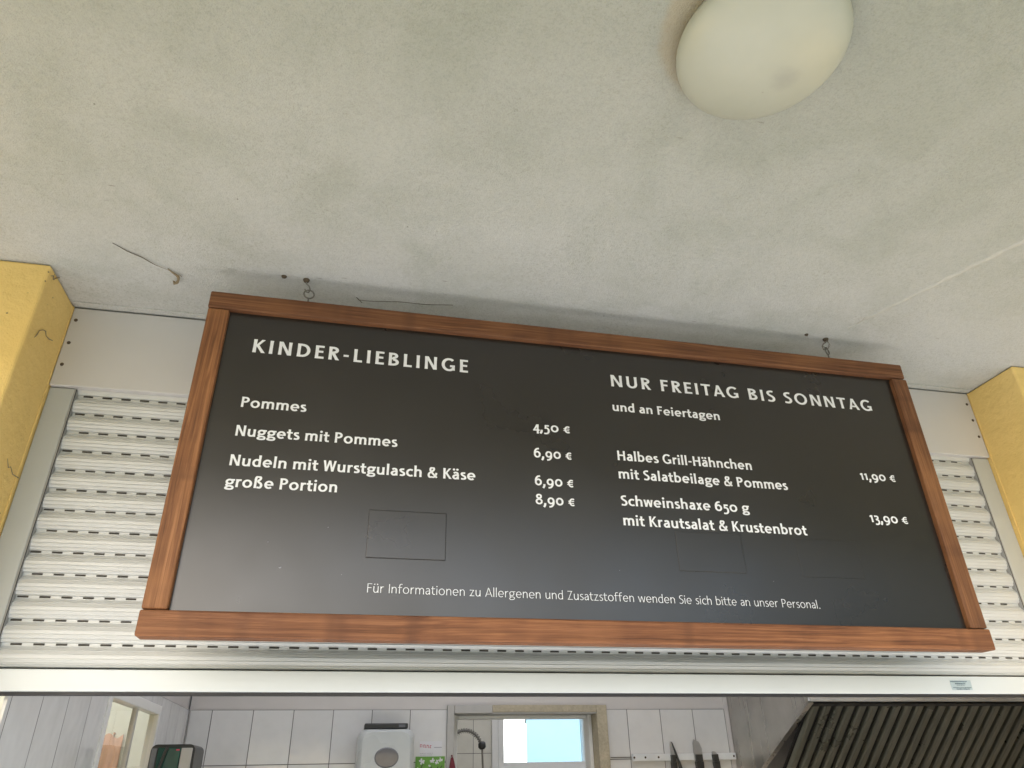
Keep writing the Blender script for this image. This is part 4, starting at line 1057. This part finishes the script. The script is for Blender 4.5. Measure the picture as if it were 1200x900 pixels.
text_line('13,90 €', 0.5806, 0.6703, -0.0700, 0.0205, 0.089, 'price', 0.02)
text_line('Für Informationen zu Allergenen und Zusatzstoffen wenden Sie sich bitte an unser Personal.', -0.4309, 0.4177, -0.2432, 0.0150, 0.037, 'footnote', 0.02, -0.0062, 'ink_thin')

# eye bolts in the top rail and the hooks they hang from
def ring(c, r, w_, n=28, tilt=0.0):
    return [(c[0] + r * math.cos(2 * math.pi * k / n) * math.cos(tilt), c[1] + r * math.cos(2 * math.pi * k / n) * math.sin(tilt), c[2] + r * math.sin(2 * math.pi * k / n)) for k in range(n + 1)]
for x, r_, tl in ((-0.5915, 0.0100, 0.15), (0.5925, 0.0088, 0.5)):
    bb = MB(); cz = HB + 0.0285
    bb.tube(ring((x, 0.018, cz), r_, 0.0014, tilt=tl), 0.0016, 8, cap=False)
    bb.tube([(x, 0.018, HB - 0.006), (x, 0.018, HB + 0.006), (x, 0.018, cz - r_)], 0.0019, 8)
    bb.build('eye_bolt', M['steelwire'], sg)
def hook(x, y, label, flip):
    o_ = empty('ceiling_hook', (x, y, CEIL), label, 'hook', 'hooks holding the menu board')
    bb_ = MB(); bb_.lathe([(0.0002, -0.006), (0.0045, -0.0055), (0.0065, -0.002), (0.007, 0.002)], 14); bb_.build('plug', M['rust'], o_)
    bb_ = MB(); s_ = flip
    bb_.tube([(0, 0, -0.002), (0.001 * s_, 0.001, -0.009), (0.006 * s_, 0.004, -0.012), (0.009 * s_, 0.006, -0.018), (0.007 * s_, 0.007, -0.0265), (0.001 * s_, 0.006, -0.0255), (-0.001 * s_, 0.005, -0.020)], 0.0015, 8)
    bb_.build('hook_wire', M['steelwire'], o_)
    if flip < 0:
        bb_ = MB()
        for k in range(3):
            a = k * 2.1; bb_.tube([(0.002, 0, -0.003), (0.006 * math.cos(a), 0.006 * math.sin(a), -0.010), (0.010 * math.cos(a + 0.6), 0.008 * math.sin(a), -0.016), (0.004, 0.004, -0.024)], 0.0008, 6)
        bb_.build('binding_wire', M['steelwire'], o_)
hook(0.4385, -0.1995, 'rusty ceiling hook above the left end of the menu board', 1)
hook(1.6325, -0.1910, 'wire wrapped ceiling hook above the right end of the menu board', -1)
def plug(x, y, label, r_):
    bb_ = MB(); bb_.lathe([(0.0002, -0.0035), (r_ * 0.5, -0.0032), (r_ * 0.8, -0.0015), (r_, 0.001)], 14)
    bb_.tube([(-r_ * 0.5, 0, -0.0042), (r_ * 0.5, 0, -0.0042)], 0.0008, 6)
    tag(bb_.build('ceiling_screw', M['rust'], loc=(x, y, CEIL)), label, 'screw', 'old screws left in the ceiling')
plug(0.3947, -0.2027, 'old rusty screw in the ceiling left of the left hook', 0.0062)
plug(1.5759, -0.2009, 'old rusty screw in the ceiling left of the right hook', 0.0050)

# cobweb thread with a husk, and thread along the frame
cw = empty('cobweb', (0.18, -0.19, CEIL), 'dusty cobweb thread with a dry curled husk on the ceiling', 'cobweb')
p0 = Vector((-0.095, -0.060, -0.0010)); p1 = Vector((-0.006, 0.006, -0.0035))
bb = MB(); bb.tube([p0.lerp(p1, k / 12) + Vector((0.0012 * math.sin(k * 1.3), 0.0015 * math.sin(k * 0.8), -0.0012 * math.sin(math.pi * k / 12))) for k in range(13)], [0.0003 + 0.0007 * math.sin(math.pi * min(1, (k + 1) / 12)) for k in range(13)], 6); bb.build('thread', M['cobweb'], cw)
bb = MB(); bb.tube([(-0.008, 0.0, -0.003), (-0.001, 0.010, -0.004), (0.006, 0.015, -0.006), (0.009, 0.019, -0.007), (0.008, 0.028, -0.008), (0.004, 0.036, -0.009), (-0.001, 0.038, -0.010), (-0.002, 0.032, -0.009)], [0.0008, 0.0016, 0.0022, 0.0030, 0.0022, 0.0032, 0.0040, 0.0014], 8)
bb.tube([(0.006, 0.015, -0.006), (0.013, 0.012, -0.007), (0.015, 0.018, -0.006)], 0.0008, 6); bb.build('husk', M['husk'], cw)
bb = MB(); bb.tube([(0.545 + 0.02 * k, -0.149 - 0.0016 * k + 0.002 * math.sin(k * 1.1), CEIL - 0.0008) for k in range(11)], 0.0006, 6)
bb.tube([(0.545, -0.149, CEIL - 0.001), (0.540, -0.158, CEIL - 0.001), (0.552, -0.140, CEIL - 0.001)], 0.0008, 6)
tag(bb.build('loose_thread', M['cobweb']), 'thin dark thread on the ceiling just behind the board', 'thread')

# cobweb wisps on the left yellow reveal
def wisp(pts, r, label):
    b_ = MB(); o_ = [(XL + 0.0015 + 0.001 * math.sin(k * 2.1), y - pts[0][0], z - pts[0][1]) for k, (y, z) in enumerate(pts)]
    b_.tube([(x, y, z) for x, y, z in o_], [0.75 * r * (0.5 + 0.7 * abs(math.sin(k * 1.3))) for k in range(len(o_))], 6)
    tag(b_.build('cobweb', M['husk'], loc=(0, pts[0][0], pts[0][1])), label, 'cobweb')
wisp([(-0.130, 2.500), (-0.1268, 2.5063), (-0.118, 2.523), (-0.108, 2.531), (-0.0988, 2.5339), (-0.088, 2.530), (-0.074, 2.531), (-0.061, 2.5358)], 0.0013, 'small dusty cobweb wisp high on the left yellow reveal')
wisp([(-0.150, 2.630), (-0.141, 2.637), (-0.135, 2.632), (-0.126, 2.643), (-0.118, 2.6495)], 0.0016, 'clump of cobweb where the left yellow pier meets the ceiling')
wisp([(-0.075, 2.275), (-0.063, 2.262), (-0.052, 2.268), (-0.038, 2.259), (-0.0136, 2.2612)], 0.0011, 'thin cobweb wisp low on the left yellow reveal beside the guide rail')
